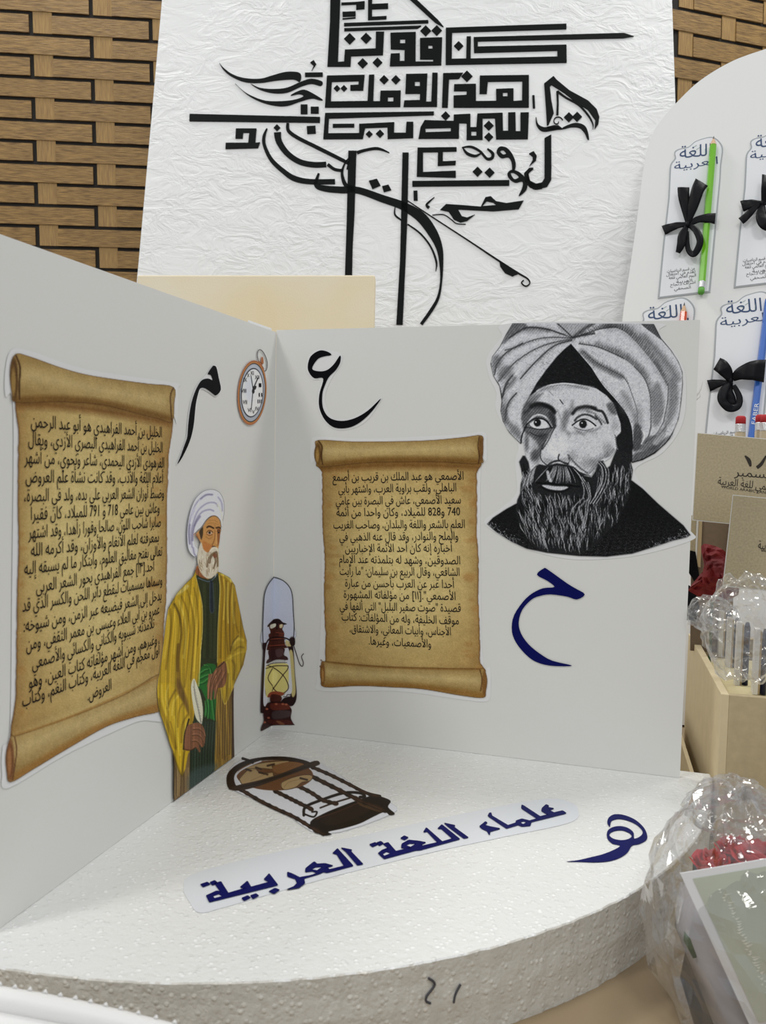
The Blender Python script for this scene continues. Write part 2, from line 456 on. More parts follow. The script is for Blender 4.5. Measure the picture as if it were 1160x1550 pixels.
for lx in (tx0 + .05, tx1 - .05):
    for ly in (ty0 + .05, ty1 - .05):
        MB().tube([(lx, ly, Z0), (lx, ly, TZ - 0.025)], 0.018, 12).build('leg', mat('steel_leg', (0.4, 0.4, 0.42), 0.3, metal=1), tb, Matrix.Identity(4))
# ---------------------------------------------------------------- foam quarter disc and the two card walls
W, H, R = 0.3916, 0.40, 0.4163
PL_F = Plane((0, 0, 0), (1, 0, 0), (0, 1, 0))
PL_R = Plane((0, 0, 0), (1, 0, 0), (0, 0, 1))
PL_L = Plane((0, 0, 0), (0, 1, 0), (0, 0, 1))
I4 = Matrix.Identity(4)
def foam_mat(name, col):
    m = bpy.data.materials.new(name); m.use_nodes = True; N = m.node_tree.nodes; L = m.node_tree.links
    b = N['Principled BSDF']; b.inputs['Base Color'].default_value = col + (1,); b.inputs['Roughness'].default_value = 0.4
    b.inputs['Subsurface Weight'].default_value = 0.0
    tc = N.new('ShaderNodeTexCoord')
    wp = N.new('ShaderNodeTexNoise'); wp.inputs['Scale'].default_value = 110; wp.inputs['Detail'].default_value = 3
    vo = N.new('ShaderNodeTexVoronoi'); vo.inputs['Scale'].default_value = 330; vo.feature = 'F1'
    n2 = N.new('ShaderNodeTexNoise'); n2.inputs['Scale'].default_value = 260; n2.inputs['Detail'].default_value = 4
    for t in (wp, vo, n2): L.new(tc.outputs['Object'], t.inputs['Vector'])
    mr = N.new('ShaderNodeMapRange'); mr.inputs['From Min'].default_value = 0.42; mr.inputs['From Max'].default_value = 0.68; L.new(wp.outputs['Fac'], mr.inputs['Value'])
    mu = N.new('ShaderNodeMath'); mu.operation = 'MULTIPLY'; L.new(vo.outputs['Distance'], mu.inputs[0]); L.new(mr.outputs[0], mu.inputs[1])
    ad = N.new('ShaderNodeMath'); ad.operation = 'SUBTRACT'; L.new(n2.outputs['Fac'], ad.inputs[0]); L.new(mu.outputs[0], ad.inputs[1])
    bp = N.new('ShaderNodeBump'); bp.inputs['Strength'].default_value = 0.5; bp.inputs['Distance'].default_value = 0.0012
    v2 = N.new('ShaderNodeTexVoronoi'); v2.inputs['Scale'].default_value = 215; v2.inputs['Randomness'].default_value = 1.0; L.new(tc.outputs['Object'], v2.inputs['Vector'])
    sp = N.new('ShaderNodeMapRange'); sp.inputs['From Min'].default_value = 0.14; sp.inputs['From Max'].default_value = 0.36; sp.inputs['To Min'].default_value = 1; sp.inputs['To Max'].default_value = 0; L.new(v2.outputs['Distance'], sp.inputs['Value'])
    mx = N.new('ShaderNodeMix'); mx.data_type = 'RGBA'; mx.inputs[6].default_value = col + (1,); mx.inputs[7].default_value = tuple(min(.96, c * 1.22) for c in col) + (1,)
    sm_ = N.new('ShaderNodeMath'); sm_.operation = 'MULTIPLY'; L.new(sp.outputs[0], sm_.inputs[0]); mr2 = N.new('ShaderNodeMapRange'); mr2.inputs['From Min'].default_value = .38; mr2.inputs['From Max'].default_value = .55; L.new(wp.outputs['Fac'], mr2.inputs['Value']); L.new(mr2.outputs[0], sm_.inputs[1]); L.new(sm_.outputs[0], mx.inputs[0]); L.new(mx.outputs[2], b.inputs['Base Color'])
    a3 = N.new('ShaderNodeMath'); a3.operation = 'MULTIPLY_ADD'; a3.inputs[1].default_value = 0.8; L.new(sp.outputs[0], a3.inputs[0]); L.new(ad.outputs[0], a3.inputs[2])
    L.new(a3.outputs[0], bp.inputs['Height']); L.new(bp.outputs[0], b.inputs['Normal'])
    return m
M_foam = foam_mat('white_polystyrene', (0.795, 0.80, 0.785))
M_foamshade = foam_mat('shaded_side_polystyrene', (0.70, 0.68, 0.625))  # same foam as the top; shade on the slab's sides is put into this colour
base = thing('foam_base', 'white quarter-round polystyrene slab on which the folded card walls stand', 'foam base', Matrix.Translation((0, 0, TZ)))
NA = 220
rim = []
for i in range(NA + 1):
    a = -math.pi / 2 * i / NA
    r = R + 0.0007 * noise.noise(Vector((i * 0.35, 0, 0))) + 0.0004 * noise.noise(Vector((i * 1.3, 5, 0)))
    rim.append((r * math.cos(a), r * math.sin(a)))
rim = [(R * 1.004, 0.02)] + [(R * 1.006 + 0.002 * noise.noise(Vector((i * 0.9, 3, 0))), 0.02 - 0.02 * i / 9) for i in range(1, 9)] + rim
loop = [(-0.012, -R), (-0.012, 0.02)] + rim
# rounded top rim: stacked rings from the top down
mb = MB(); c0 = (0.15, -0.15)
prof = [(0.0, 0.0008), (-0.0008, 0.0), (-0.012, 0.0003), (-0.025, -0.0004), (-0.038, 0.0004), (TZ, 0.0)]
mb.v.append((c0[0], c0[1], 0.0)); nL = len(loop)
for z, ins in prof:
    for i, (x, y) in enumerate(loop):
        d = Vector((x - c0[0], y - c0[1])).normalized(); q = 0.0006 * noise.noise(Vector((x * 150, y * 150, z * 150)))
        mb.v.append((x - d.x * (ins + q), y - d.y * (ins + q), z))
for i in range(nL):
    j = (i + 1) % nL
    mb.f.append((0, 1 + j, 1 + i))
    for k in range(len(prof) - 1):
        a = 1 + k * nL
        mb.f.append((a + i, a + j, a + nL + j, a + nL + i))
slab = mb.build('foam_slab', M_foam, base, I4); slab.data.materials.append(M_foamshade)
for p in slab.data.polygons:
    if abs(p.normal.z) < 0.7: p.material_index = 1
# right card wall
br = thing('display_card', 'white card wall facing the viewer with the black and white turbaned portrait', 'display board', Matrix.Translation((0, 0, 0)))
wall_r = MB().box(-0.0002, 0.0002, 0.0002, W, 0.0040, H).build('card_sheet', M_board, br, I4)
MB().box(0.0016, 0.0043, 0.0002, W - .001, 0.0055, H - .001).build('backing_sheet', M_boardedge, br, I4)
bl = thing('display_card', 'white card wall on the left slanting towards the viewer with the yellow robed man', 'display board', Matrix.Translation((0, 0, 0)))
MB().box(-0.0040, -W, 0.0002, -0.0004, 0.0001, H - .002).build('card_sheet', M_board, bl, I4)
# little torn paper corner flap on top of the fold
mb = MB(); p0 = Vector((-0.002, -0.035, H))
mb.box(-0.006, -0.052, H - 0.012, -0.0042, -0.002, H + 0.0015); mb.build('joint_tape', M_film, bl, I4, bevel=0.0003)
mb = MB(); q = PL_R.hit(1050, 600)
mb.tube([(W - .0005, .002, q[1]), (W + .003, .001, q[1] + .006), (W + .0045, .001, q[1] + .013)], [0.0008, 0.0006, 0.0002], 6)
mb.tube([(W - .0005, .002, q[1] - .003), (W + .0028, .001, q[1] + .0), (W + .002, .001, q[1] + .007)], [0.0007, 0.0005, 0.0002], 6)
mb.build('torn_edge_fibre', M_boardedge, br, I4)
# ---------------------------------------------------------------- the leaning canvas with black calligraphy
PN_up = cdir(.178, 5.49, -1); PN_h = cdir(1, -.023, .0516)
PL_P = Plane(at_depth(600, 413, 1.27), PN_h, PN_up)
tz_v = lambda pl, u, z=TZ: (z - pl.O.z - pl.U.z * u) / pl.V.z
pa = PL_P.hit(245, 0); pb = PL_P.hit(208, 413); pc_ = PL_P.hit(1018, 0); pd = PL_P.hit(1023, 150)
uL = (pa[0] + pb[0]) / 2; uR = (pc_[0] + pd[0]) / 2; vT = pa[1] + 0.16; vB = tz_v(PL_P, uL, TZ + .0242 * PL_P.N.z + .0004)
def rect_M(pl, u, v): return pl.M @ Matrix.Translation((u, v, 0))
canv = thing('calligraphy_canvas', 'large white plastered canvas with a black calligraphic horse shape leaning on the wall', 'painting', rect_M(PL_P, (uL + uR) / 2, vB))
def plaster():
    m = bpy.data.materials.new('white_plaster_paint'); m.use_nodes = True; N = m.node_tree.nodes; L = m.node_tree.links
    b = N['Principled BSDF']; b.inputs['Roughness'].default_value = 0.5; b.inputs['Base Color'].default_value = (0.88, 0.885, 0.88, 1)
    tc = N.new('ShaderNodeTexCoord'); mp = N.new('ShaderNodeMapping'); L.new(tc.outputs['Object'], mp.inputs[0]); mp.inputs['Rotation'].default_value = (0, 0, 0.5); mp.inputs['Scale'].default_value = (1, 1.7, 1)
    n1 = N.new('ShaderNodeTexNoise'); n1.inputs['Scale'].default_value = 19; n1.inputs['Detail'].default_value = 9; n1.inputs['Roughness'].default_value = 0.55; n1.inputs['Distortion'].default_value = 0.9
    n2 = N.new('ShaderNodeTexNoise'); n2.inputs['Scale'].default_value = 5; n2.inputs['Detail'].default_value = 2
    L.new(mp.outputs[0], n1.inputs['Vector']); L.new(tc.outputs['Object'], n2.inputs['Vector'])
    r = N.new('ShaderNodeMath'); r.operation = 'SUBTRACT'; r.inputs[1].default_value = 0.5; L.new(n1.outputs['Fac'], r.inputs[0])
    ab = N.new('ShaderNodeMath'); ab.operation = 'ABSOLUTE'; L.new(r.outputs[0], ab.inputs[0])
    mr = N.new('ShaderNodeMapRange'); mr.inputs['From Min'].default_value = 0.0; mr.inputs['From Max'].default_value = 0.14; mr.inputs['To Min'].default_value = 1; mr.inputs['To Max'].default_value = 0; L.new(ab.outputs[0], mr.inputs['Value'])
    mk = N.new('ShaderNodeMapRange'); mk.inputs['From Min'].default_value = 0.36; mk.inputs['From Max'].default_value = 0.62; mk.inputs['To Min'].default_value = 0.15; L.new(n2.outputs['Fac'], mk.inputs['Value'])
    mu = N.new('ShaderNodeMath'); mu.operation = 'MULTIPLY'; L.new(mr.outputs[0], mu.inputs[0]); L.new(mk.outputs[0], mu.inputs[1])
    bp = N.new('ShaderNodeBump'); bp.inputs['Strength'].default_value = 0.42; bp.inputs['Distance'].default_value = 0.003; L.new(mu.outputs[0], bp.inputs['Height']); L.new(bp.outputs[0], b.inputs['Normal'])
    return m
M_plaster = plaster()
MB().box(uL, vB, -0.024, uR, vT, 0.0).build('stretched_canvas', M_plaster, canv, PL_P.M, bevel=0.001)
# ---------------------------------------------------------------- small blank canvas behind the fold
PL_C = Plane(at_depth(390, 415, 0.98), cdir(1, -.014, 0.05), cdir(.02, 5.0, -.62))
c1 = PL_C.hit(208, 413.5); c2 = PL_C.hit(568, 418)
cb = tz_v(PL_C, c1[0], TZ + .0195 * PL_C.N.z + .0006)
cv = MB().box(c1[0], cb, -0.016, c2[0], (c1[1] + c2[1]) / 2, 0)
M_cream = mat('cream_canvas', (0.88, 0.81, 0.66), 0.75, nscale=7, col2=(0.86, 0.72, 0.46), bump=0.2, bscale=600, detail=2)
sc_ = thing('small_canvas', 'blank cream canvas propped behind the corner of the white card walls', 'canvas', rect_M(PL_C, 0, tz_v(PL_C, 0)))
cv.build('stretched_canvas', M_cream, sc_, PL_C.M, bevel=0.002)
MB().box(c1[0] + .004, cb + .004, -0.019, c2[0] - .004, (c1[1] + c2[1]) / 2 - .004, -.0162).build('stretcher_frame', mat('pine', (.6, .42, .24), .6), sc_, PL_C.M)
# ---------------------------------------------------------------- arch-topped white board
PL_A = Plane(at_depth(1062, 445, 1.16), cdir(1, -.04, .36), cdir(.40, 4, -.75))
AL = [(938, 560), (943, 480), (955, 400), (965, 330), (977, 240), (990, 200), (1003, 180), (1022, 158), (1060, 122), (1110, 92), (1160, 74)]
a_uv = [PL_A.hit(*p) for p in AL]; ctr = a_uv[-1][0] + 0.03
left = catmull(a_uv, False, 5); left = [(u, v) for u, v in left if u < ctr]
vb = tz_v(PL_A, ctr, TZ + .0102 * PL_A.N.z + .0006); slope = (a_uv[0][0] - a_uv[1][0]) / (a_uv[0][1] - a_uv[1][1])
left = [(a_uv[0][0] , vb)] + left
right = [(2 * ctr - u, v) for u, v in left[::-1]]
arch = thing('arch_board', 'white arch-topped board on the right carrying bookmark cards tied with black bows', 'display board', rect_M(PL_A, ctr, vb))
MB().poly([left + right], 0, 0.010).build('board_panel', mat('white_foamboard', (0.82, 0.82, 0.81), 0.5, 0.015, 4), arch, PL_A.M)
MB().box(ctr - .04, vb + .02, -0.06, ctr + .04, vb + .3, -0.0105).build('rear_strut', M_boardedge, arch, PL_A.M)
# ---------------------------------------------------------------- black calligraphy painted on the canvas
cal = MB(); ZP = 0.0016
def cpoly(cr, loops, sm=False, z=ZP, th=0.0014, pl=PL_P, mb=None):
    mb = cal if mb is None else mb
    L = [[pl.hit(*p[:2]) for p in (catmull(cr(l), True, 4) if sm else cr(l))] for l in loops]
    mb.poly(L, z, th)
def cstroke(cr, pts, sm=True, **k):
    """pts (x,y,w) in crop units"""
    P = catmull(pts, False, 5) if sm and len(pts) > 2 else pts
    cpoly(cr, [ribbon_loop(P)], **k)
def cbar(cr, x1, y1, x2, y2, w, **k): cstroke(cr, [(x1, y1, w), (x2, y2, w)], sm=False, **k)
def cdia(cr, x, y, r, **k): cpoly(cr, [[(x - r, y), (x, y + r), (x + r, y), (x, y - r)]], **k)
a = crop(480, 0, 5.8)
cpoly(a, [[(125, -500), (212, -500), (205, 20), (185, 548), (238, 545), (246, 440), (515, 430), (518, 283), (590, 283), (580, 487), (300, 497), (295, 588), (92, 588), (115, 200)]])
cpoly(a, [[(345, 22), (420, 15), (418, 82), (345, 88)]]); cbar(a, 215, 38, 345, 32, 20); cbar(a, 225, 130, 340, 125, 42); cbar(a, 225, 170, 340, 160, 9)
cpoly(a, [[(450, -60), (488, -60), (484, 40), (625, 34), (625, 80), (484, 85), (484, 152), (612, 145), (610, 172), (448, 180)]])
cbar(a, 238, 220, 978, 194, 26); cstroke(a, [(240, 265, 24), (880, 243, 24), (915, 232, 6)], sm=False)
for x, y, r in ((288, 345, 50), (432, 340, 48), (402, 560, 45), (532, 553, 43), (955, 275, 48), (1052, 272, 46)): cdia(a, x, y, r)
cstroke(a, [(700, -120, 40), (835, -10, 40), (1050, 190, 34), (1110, 240, 6)], sm=False)
cpoly(a, [[(645, 292), (868, 285), (866, 545), (1020, 545), (1020, 525), (905, 525), (905, 338), (1100, 332), (1092, 576), (640, 585), (648, 475), (728, 472), (728, 540), (768, 540), (770, 440), (648, 436)], [(730, 348), (775, 348), (775, 385), (730, 385)], [(978, 402), (1014, 402), (1014, 432), (978, 432)]])
b = crop(660, 20, 5.273)
cpoly(b, [[(80, 120), (1042, 88), (1042, 130), (130, 158), (127, 368), (242, 366), (246, 190), (280, 188), (278, 366), (970, 350), (970, 302), (305, 320), (302, 195), (1500, 162), (1580, 188), (1500, 202), (335, 228), (335, 270), (1042, 255), (1044, 398), (78, 415)]])
cdia(b, 182, 265, 38)
c = crop(480, 100, 6.444)
cpoly(c, [[(98, 98), (466, 90), (452, 242), (326, 243), (326, 190), (405, 186), (408, 150), (145, 158), (136, 350), (494, 345), (508, 90), (560, 88), (550, 348), (615, 348), (620, 245), (818, 243), (814, 402), (78, 408)], [(692, 308), (746, 306), (746, 350), (692, 350)]])
for x, y, r in ((196, 222, 32), (264, 222, 32), (655, 138, 45), (770, 138, 45), (510, 668, 34), (615, 664, 40)): cdia(c, x, y, r)
cpoly(c, [[(870, 82), (1078, 78), (1066, 352), (1115, 352), (1126, 70), (1178, 70), (1172, 400), (845, 402), (852, 340), (1004, 336), (1006, 272), (862, 274)], [(955, 155), (1004, 155), (1004, 200), (955, 200)]])
cpoly(c, [[(80, 462), (1142, 448), (1140, 482), (118, 515), (110, 660), (412, 658), (412, 568), (755, 552), (752, 655), (866, 655), (874, 548), (940, 548), (940, 704), (690, 714), (688, 600), (470, 608), (448, 714), (62, 716)]])
cbar(c, 155, 586, 365, 584, 34)
d = crop(640, 100, 6.444)
cpoly(d, [[(200, 74), (395, 70), (355, 128), (258, 132), (246, 408), (188, 408)]]); cdia(d, 432, 104, 55)
cpoly(d, [[(308, 182), (520, 178), (520, 346), (718, 344), (716, 228), (886, 222), (886, 346), (970, 340), (972, 152), (636, 156), (626, 275), (555, 275), (558, 98), (1036, 92), (1036, 408), (302, 408), (302, 292), (428, 286), (430, 248), (304, 248)], [(782, 262), (828, 262), (828, 300), (782, 300)]])
cbar(d, 1080, 290, 1086, 415, 22)
cpoly(d, [[(20, 532), (302, 540), (304, 478), (466, 470), (466, 600), (524, 600), (534, 468), (780, 460), (784, 636), (834, 636), (834, 458), (905, 455), (908, 640), (954, 640), (954, 458), (1036, 456), (1026, 716), (716, 718), (706, 512), (585, 514), (585, 722), (428, 724), (430, 562), (356, 560), (354, 710), (-40, 712), (-20, 600)], [(26, 612), (276, 606), (274, 642), (30, 650)], [(474, 640), (524, 640), (524, 684), (474, 684)]])
for x, y, r in ((224, 490, 44), (645, 585, 48), (645, 696, 44)): cdia(d, x, y, r)
e = crop(800, 100, 7.75)
cpoly(e, [[(185, 210), (295, 122), (330, 165), (480, 290), (700, 410), (800, 510), (832, 600), (820, 690), (778, 745), (785, 640), (700, 520), (560, 430), (420, 320), (270, 225), (252, 250), (268, 400), (298, 560), (235, 700), (218, 700), (205, 480)]], sm=False)
cstroke(e, [(340, 580, 26), (345, 440, 22), (340, 300, 24)], sm=False)
cstroke(e, [(340, 300, 24), (440, 375, 20), (590, 460, 20), (700, 580, 20), (755, 680, 14), (757, 745, 3)])
cdia(e, 475, 605, 58); cdia(e, 572, 600, 58)
cstroke(e, [(90, 605, 6), (105, 690, 22), (170, 745, 50), (280, 740, 40), (380, 735, 14)]); cpoly(e, [[(295, 700), (350, 700), (410, 745), (240, 760), (215, 720)]])
sp = [(330 + (12 + 9 * t) * math.cos(t), 665 + (12 + 9 * t) * math.sin(t), 9) for t in [i * 0.5 for i in range(13)]]
cstroke(e, [(340 + p[0] - 330, p[1] - 8, p[2]) for p in sp])
cpoly(e, [[(405, 725), (520, 678), (610, 680), (680, 730), (712, 858), (692, 860), (660, 790), (600, 730), (500, 722), (420, 742)]], sm=True)
cpoly(e, [[(190, 850), (268, 808), (270, 1180), (268, 1340), (220, 1420), (120, 1445), (20, 1430), (-40, 1360), (-50, 1260), (10, 1200), (60, 1195), (0, 1265), (20, 1350), (90, 1385), (160, 1370), (190, 1320)]])
f_ = crop(620, 200, 5.043)
cpoly(f_, [[(62, 122), (360, 118), (360, 150), (255, 152), (255, 226), (355, 222), (352, 254), (216, 260), (218, 155), (104, 156), (104, 308), (354, 298), (354, 350), (56, 342)]])
cbar(f_, 22, 397, 762, 390, 42); cdia(f_, 520, 305, 38); cdia(f_, 612, 312, 38)
cbar(f_, 46, 450, 48, 525, 30)
cstroke(f_, [(400, 120, 4), (470, 115, 16), (540, 150, 16), (590, 205, 18), (630, 200, 22), (635, 165, 22), (595, 130, 10)])
cstroke(f_, [(405, 118, 6), (440, 165, 20), (500, 185, 18), (545, 165, 8)])
cpoly(f_, [catmull([(665, 155), (690, 115), (745, 125), (790, 180), (812, 250), (800, 300), (785, 300), (780, 235), (755, 195), (700, 200)], True, 4), catmull([(692, 150), (715, 140), (738, 165), (715, 175)], True, 4)])
cpoly(f_, [catmull([(748, 320), (780, 292), (840, 310), (890, 365), (895, 440), (835, 490), (860, 430), (862, 380), (810, 388), (765, 360)], True, 4), catmull([(772, 318), (800, 315), (835, 345), (800, 362)], True, 4)])
cpoly(f_, [[(912, 168), (948, 148), (972, 185), (966, 220), (915, 262), (942, 215), (940, 190)]])
cstroke(f_, [(945, 282, 6), (905, 320, 10), (905, 370, 22), (950, 420, 36), (1010, 415, 38)])
cstroke(f_, [(190, 500, 4), (150, 535, 12), (130, 560, 16), (150, 580, 22)])
cpoly(f_, [[(235, 595), (280, 552), (400, 560), (545, 572), (580, 500), (620, 492), (660, 530), (740, 545), (872, 525), (835, 590), (640, 606), (370, 592), (400, 645), (440, 655), (500, 632), (440, 680), (390, 692), (340, 670), (300, 610)], [(555, 568), (590, 530), (640, 540), (665, 560)]])
cstroke(f_, [(175, 635, 4), (260, 632, 5), (320, 670, 6), (360, 700, 5), (430, 705, 3)])
g = crop(500, 280, 3.515)
cpoly(g, [[(97, -180), (140, -180), (130, 150), (120, 330), (116, 520), (78, 520), (88, 200)]]); cpoly(g, [[(385, -170), (418, -170), (412, 150), (402, 400), (386, 745), (352, 745), (372, 400)]])
cstroke(g, [(-60, -60, 10), (-75, 0, 22), (-30, 20, 30), (60, 28, 34), (150, 30, 34), (280, 75, 38), (385, 112, 42), (480, 170, 54), (545, 255, 50), (582, 340, 34), (592, 430, 20), (590, 520, 12), (575, 600, 15), (540, 665, 18), (485, 742, 16)])
cstroke(g, [(412, 85, 4), (540, 170, 5), (740, 300, 6), (890, 400, 8), (1000, 470, 8), (1050, 500, 7), (1062, 525, 6), (1040, 540, 6), (1018, 522, 6), (1030, 508, 5)])
cpoly(g, [[(900, 405), (950, 440), (1000, 475), (970, 488), (930, 470), (905, 435)]])
cstroke(g, [(345, 120, 4), (345, 160, 9), (378, 188, 7)]); cstroke(g, [(412, 210, 6), (480, 260, 8), (535, 330, 9), (565, 410, 10), (562, 460, 3)])
h = crop(320, 80, 6.444)
cpoly(h, sm=True, loops=[[(80, 100), (120, 150), (210, 215), (330, 252), (480, 258), (600, 225), (740, 190), (868, 204), (864, 285), (800, 262), (640, 272), (480, 295), (330, 288), (200, 235), (120, 170)]])
cpoly(h, sm=True, loops=[[(385, 305), (470, 345), (600, 358), (740, 345), (880, 285), (980, 258), (1082, 285), (1068, 325), (980, 305), (880, 330), (740, 390), (600, 395), (470, 360)]])
cpoly(h, sm=True, loops=[[(232, 300), (340, 395), (500, 465), (640, 478), (800, 465), (900, 430), (860, 405), (775, 420), (850, 378), (930, 370), (1080, 455), (1060, 465), (980, 448), (860, 480), (740, 520), (620, 518), (480, 480), (350, 410)]])
cbar(h, 915, 218, 1088, 216, 40); cpoly(h, [[(965, 100), (1000, 75), (1025, 115), (980, 180), (1000, 130)]])
cbar(h, 906, 508, 906, 600, 66); cbar(h, 1010, 530, 1010, 595, 78)
cpoly(h, [[(-210, 600), (1062, 630), (1060, 685), (-212, 670)]])
i_ = crop(330, 180, 4.296)
cpoly(i_, [[(118, 65), (252, 65), (244, 158), (275, 155), (262, 192), (50, 198), (52, 158), (198, 158), (205, 92), (165, 92), (162, 130), (115, 130)]])
cbar(i_, 580, 75, 636, 72, 50); cdia(i_, 385, 60, 22)
cstroke(i_, [(320, 65, 8), (300, 120, 20), (305, 180, 22), (350, 270, 26), (430, 345, 30), (500, 390, 34), (600, 410, 32), (762, 410, 32)])
cstroke(i_, [(388, 90, 46), (398, 150, 40), (450, 225, 36), (530, 280, 34), (620, 300, 34), (705, 298, 34)])
cstroke(i_, [(455, 30, 18), (460, 80, 22), (520, 125, 22), (620, 175, 22), (740, 235, 22), (850, 290, 20)])
cstroke(i_, [(715, 298, 20), (760, 330, 18), (815, 338, 16)]); cstroke(i_, [(860, 250, 8), (850, 290, 10), (840, 330, 8)])
cstroke(i_, [(848, 260, 6), (822, 300, 10), (808, 360, 18), (830, 430, 26), (880, 455, 30)])
cstroke(i_, [(905, 222, 20), (960, 205, 16), (1040, 195, 16), (1115, 222, 4)])
cpoly(i_, [[(982, 405), (1035, 392), (1058, 435), (1005, 458)]]); cpoly(i_, [[(1068, 440), (1110, 430), (1128, 465), (1080, 478)]])
cal.build('painted_lettering', M_paint, canv, PL_P.M)
# ---------------------------------------------------------------- stickers on the right card wall
def sticker_letter(name, pl, parent, cr, ribbons, polys, mtl, film, Mx=I4, z=0.0006, label=None, out=1.6):
    mb = MB()
    for lo in polys: cpoly(cr, lo, pl=pl, mb=mb, z=z, th=0.00015)
    for rb in ribbons: cstroke(cr, rb, pl=pl, mb=mb, z=z, th=0.00015)
    o = mb.build(name, mtl, parent, pl.M)
    if label: o['label'] = label
    return o
k = crop(440, 500, 3.412)
ain = [catmull([(90, 185), (105, 135), (150, 105), (190, 110), (212, 127), (175, 135), (140, 150), (112, 198), (150, 212), (190, 205), (225, 175), (257, 130), (257, 165), (235, 205), (200, 240), (180, 280), (165, 330), (168, 400), (200, 450), (260, 468), (330, 455), (400, 415), (468, 352), (420, 420), (360, 475), (300, 503), (230, 503), (180, 465), (150, 400), (150, 330), (170, 250), (125, 248), (98, 220)], True, 4)]
def film_under(name, pl, parent, P, grow=1.0, z=0.0001):
    lo = catmull(P, True, 5)
    MB().poly([[pl.hit(*p) for p in lo]], z, 0.00005).build(name, M_film, parent, pl.M)
film_under('sticker_film', PL_R, br, k([(82, 185), (98, 125), (150, 95), (200, 102), (262, 122), (262, 175), (215, 245), (180, 330), (188, 400), (230, 455), (320, 448), (400, 400), (474, 345), (425, 430), (370, 485), (300, 512), (230, 512), (172, 470), (142, 400), (142, 330), (155, 260), (118, 256), (90, 225)]))
sticker_letter('black_letter', PL_R, br, k, [], [ain], M_black, None)
kh = crop(740, 840, 3.625)
hah = [catmull([(265, 108), (302, 74), (325, 80), (430, 155), (480, 185), (528, 216), (484, 244), (430, 228), (340, 216), (280, 225), (235, 245), (185, 300), (165, 370), (178, 430), (220, 490), (280, 540), (350, 580), (458, 606), (390, 610), (310, 602), (240, 575), (180, 520), (140, 460), (127, 400), (140, 330), (190, 255), (240, 210), (300, 182), (362, 175), (320, 140)], True, 3)]
sticker_letter('navy_letter', PL_R, br, kh, [], [hah], M_navy, None, label='navy blue letter sticker below the portrait')
km = crop(260, 520, 7.75)
mim = [catmull([(418, 355), (470, 272), (490, 260), (518, 280), (545, 400), (570, 540), (515, 608), (480, 590), (420, 545), (370, 520), (325, 530), (300, 600), (275, 720), (258, 900), (240, 1020), (200, 1160), (120, 1330), (62, 1412), (100, 1320), (150, 1180), (180, 1090), (190, 960), (215, 760), (250, 620), (300, 500), (350, 430), (420, 410), (474, 430), (455, 370)], True, 3)]
film_under('sticker_film', PL_L, bl, km([(405, 360), (460, 265), (490, 245), (530, 270), (560, 400), (582, 545), (518, 622), (470, 600), (420, 565), (350, 535), (320, 600), (285, 800), (265, 960), (215, 1160), (125, 1345), (50, 1425), (90, 1320), (140, 1180), (170, 1080), (180, 940), (205, 750), (240, 610), (290, 490), (350, 415)]))
sticker_letter('black_letter', PL_L, bl, km, [], [mim], M_black, None)
# ---- parchment scrolls
def scroll(canvas, body, top, bot, top_end, bot_end, vert_axis):
    cv = canvas
    def bodycol(X, Y):
        return np.stack([np.full_like(X, 146), np.full_like(X, 118), np.full_like(X, 68)], -1)
    rag = []
    for i, (x, y) in enumerate(catmull(body, True, 14)):
        n = noise.noise(Vector((x * 0.35, y * 0.18, 1.7))); rag.append((x + n * 1.2, y))
    cv.fill(rag, bodycol, sm=False, add=True, soft=1.0)
    xs = [p[0] for p in body]; ys = [p[1] for p in body]; cx, cy = sum(xs) / len(xs), sum(ys) / len(ys)
    wx, wy = (max(xs) - min(xs)) / 2, (max(ys) - min(ys)) / 2
    cv.blob(cx + wx * .05, cy, wx * .85, wy * .85, (184, 167, 112), 0.95, hard=0.75)
    loop = rag + [rag[0]]
    cv.stroke([(p[0], p[1], 11) for p in loop], (112, 80, 40), a=0.45, soft=22, sm=False)
    cv.stroke([(p[0], p[1], 2.5) for p in loop], (92, 60, 28), a=0.75, soft=3.5, sm=False)
    for k2 in range(26):
        t = cv.rng.rand(); s_ = 1 if cv.rng.rand() > .5 else -1
        yy = min(ys) + t * (max(ys) - min(ys)); xx = cx + s_ * wx * (0.8 + .22 * cv.rng.rand())
        cv.blob(xx, yy, 4 + 8 * cv.rng.rand(), 2 + 5 * cv.rng.rand(), (140, 98, 48), 0.3)
    return rag
def roll(cv, P, hi, edge, shade=(96, 66, 26), mid=(136, 111, 64), up=(172, 153, 104)):
    cv.fill(P, mid, add=True)
    n = len(hi)
    cv.stroke([(x, y, w * 1.0) for x, y, w in hi], up, a=0.8, soft=max(h_[2] for h_ in hi) * 0.9)
    cv.stroke([(x, y, w) for x, y, w in edge], shade, a=0.8, soft=7)
    lo = catmull([p[:2] for p in P], True, 5); cv.stroke([(p[0], p[1], 1.2) for p in lo + [lo[0]]], (70, 45, 18), a=0.8, soft=1.6, sm=False)
cv = Canvas(468, 650, 746, 1064, 0.9, (150, 115, 65))
cv.stroke([(487, 709, 1), (722, 703, 1)], (90, 60, 26))
scroll(cv, [(488, 700), (605, 698), (721, 698), (722, 718), (722.5, 760), (722, 800), (725, 850), (724, 905), (727, 960), (727, 1000), (727, 1020), (610, 1020), (493, 1012), (493, 998), (493, 960), (491, 900), (492, 850), (489, 800), (488.5, 750), (488, 716)], None, None, None, None, None)
cv.stroke([(488, 710, 8), (560, 705, 10), (640, 704, 10), (722, 707, 8)], (98, 66, 28), a=0.85, soft=9)
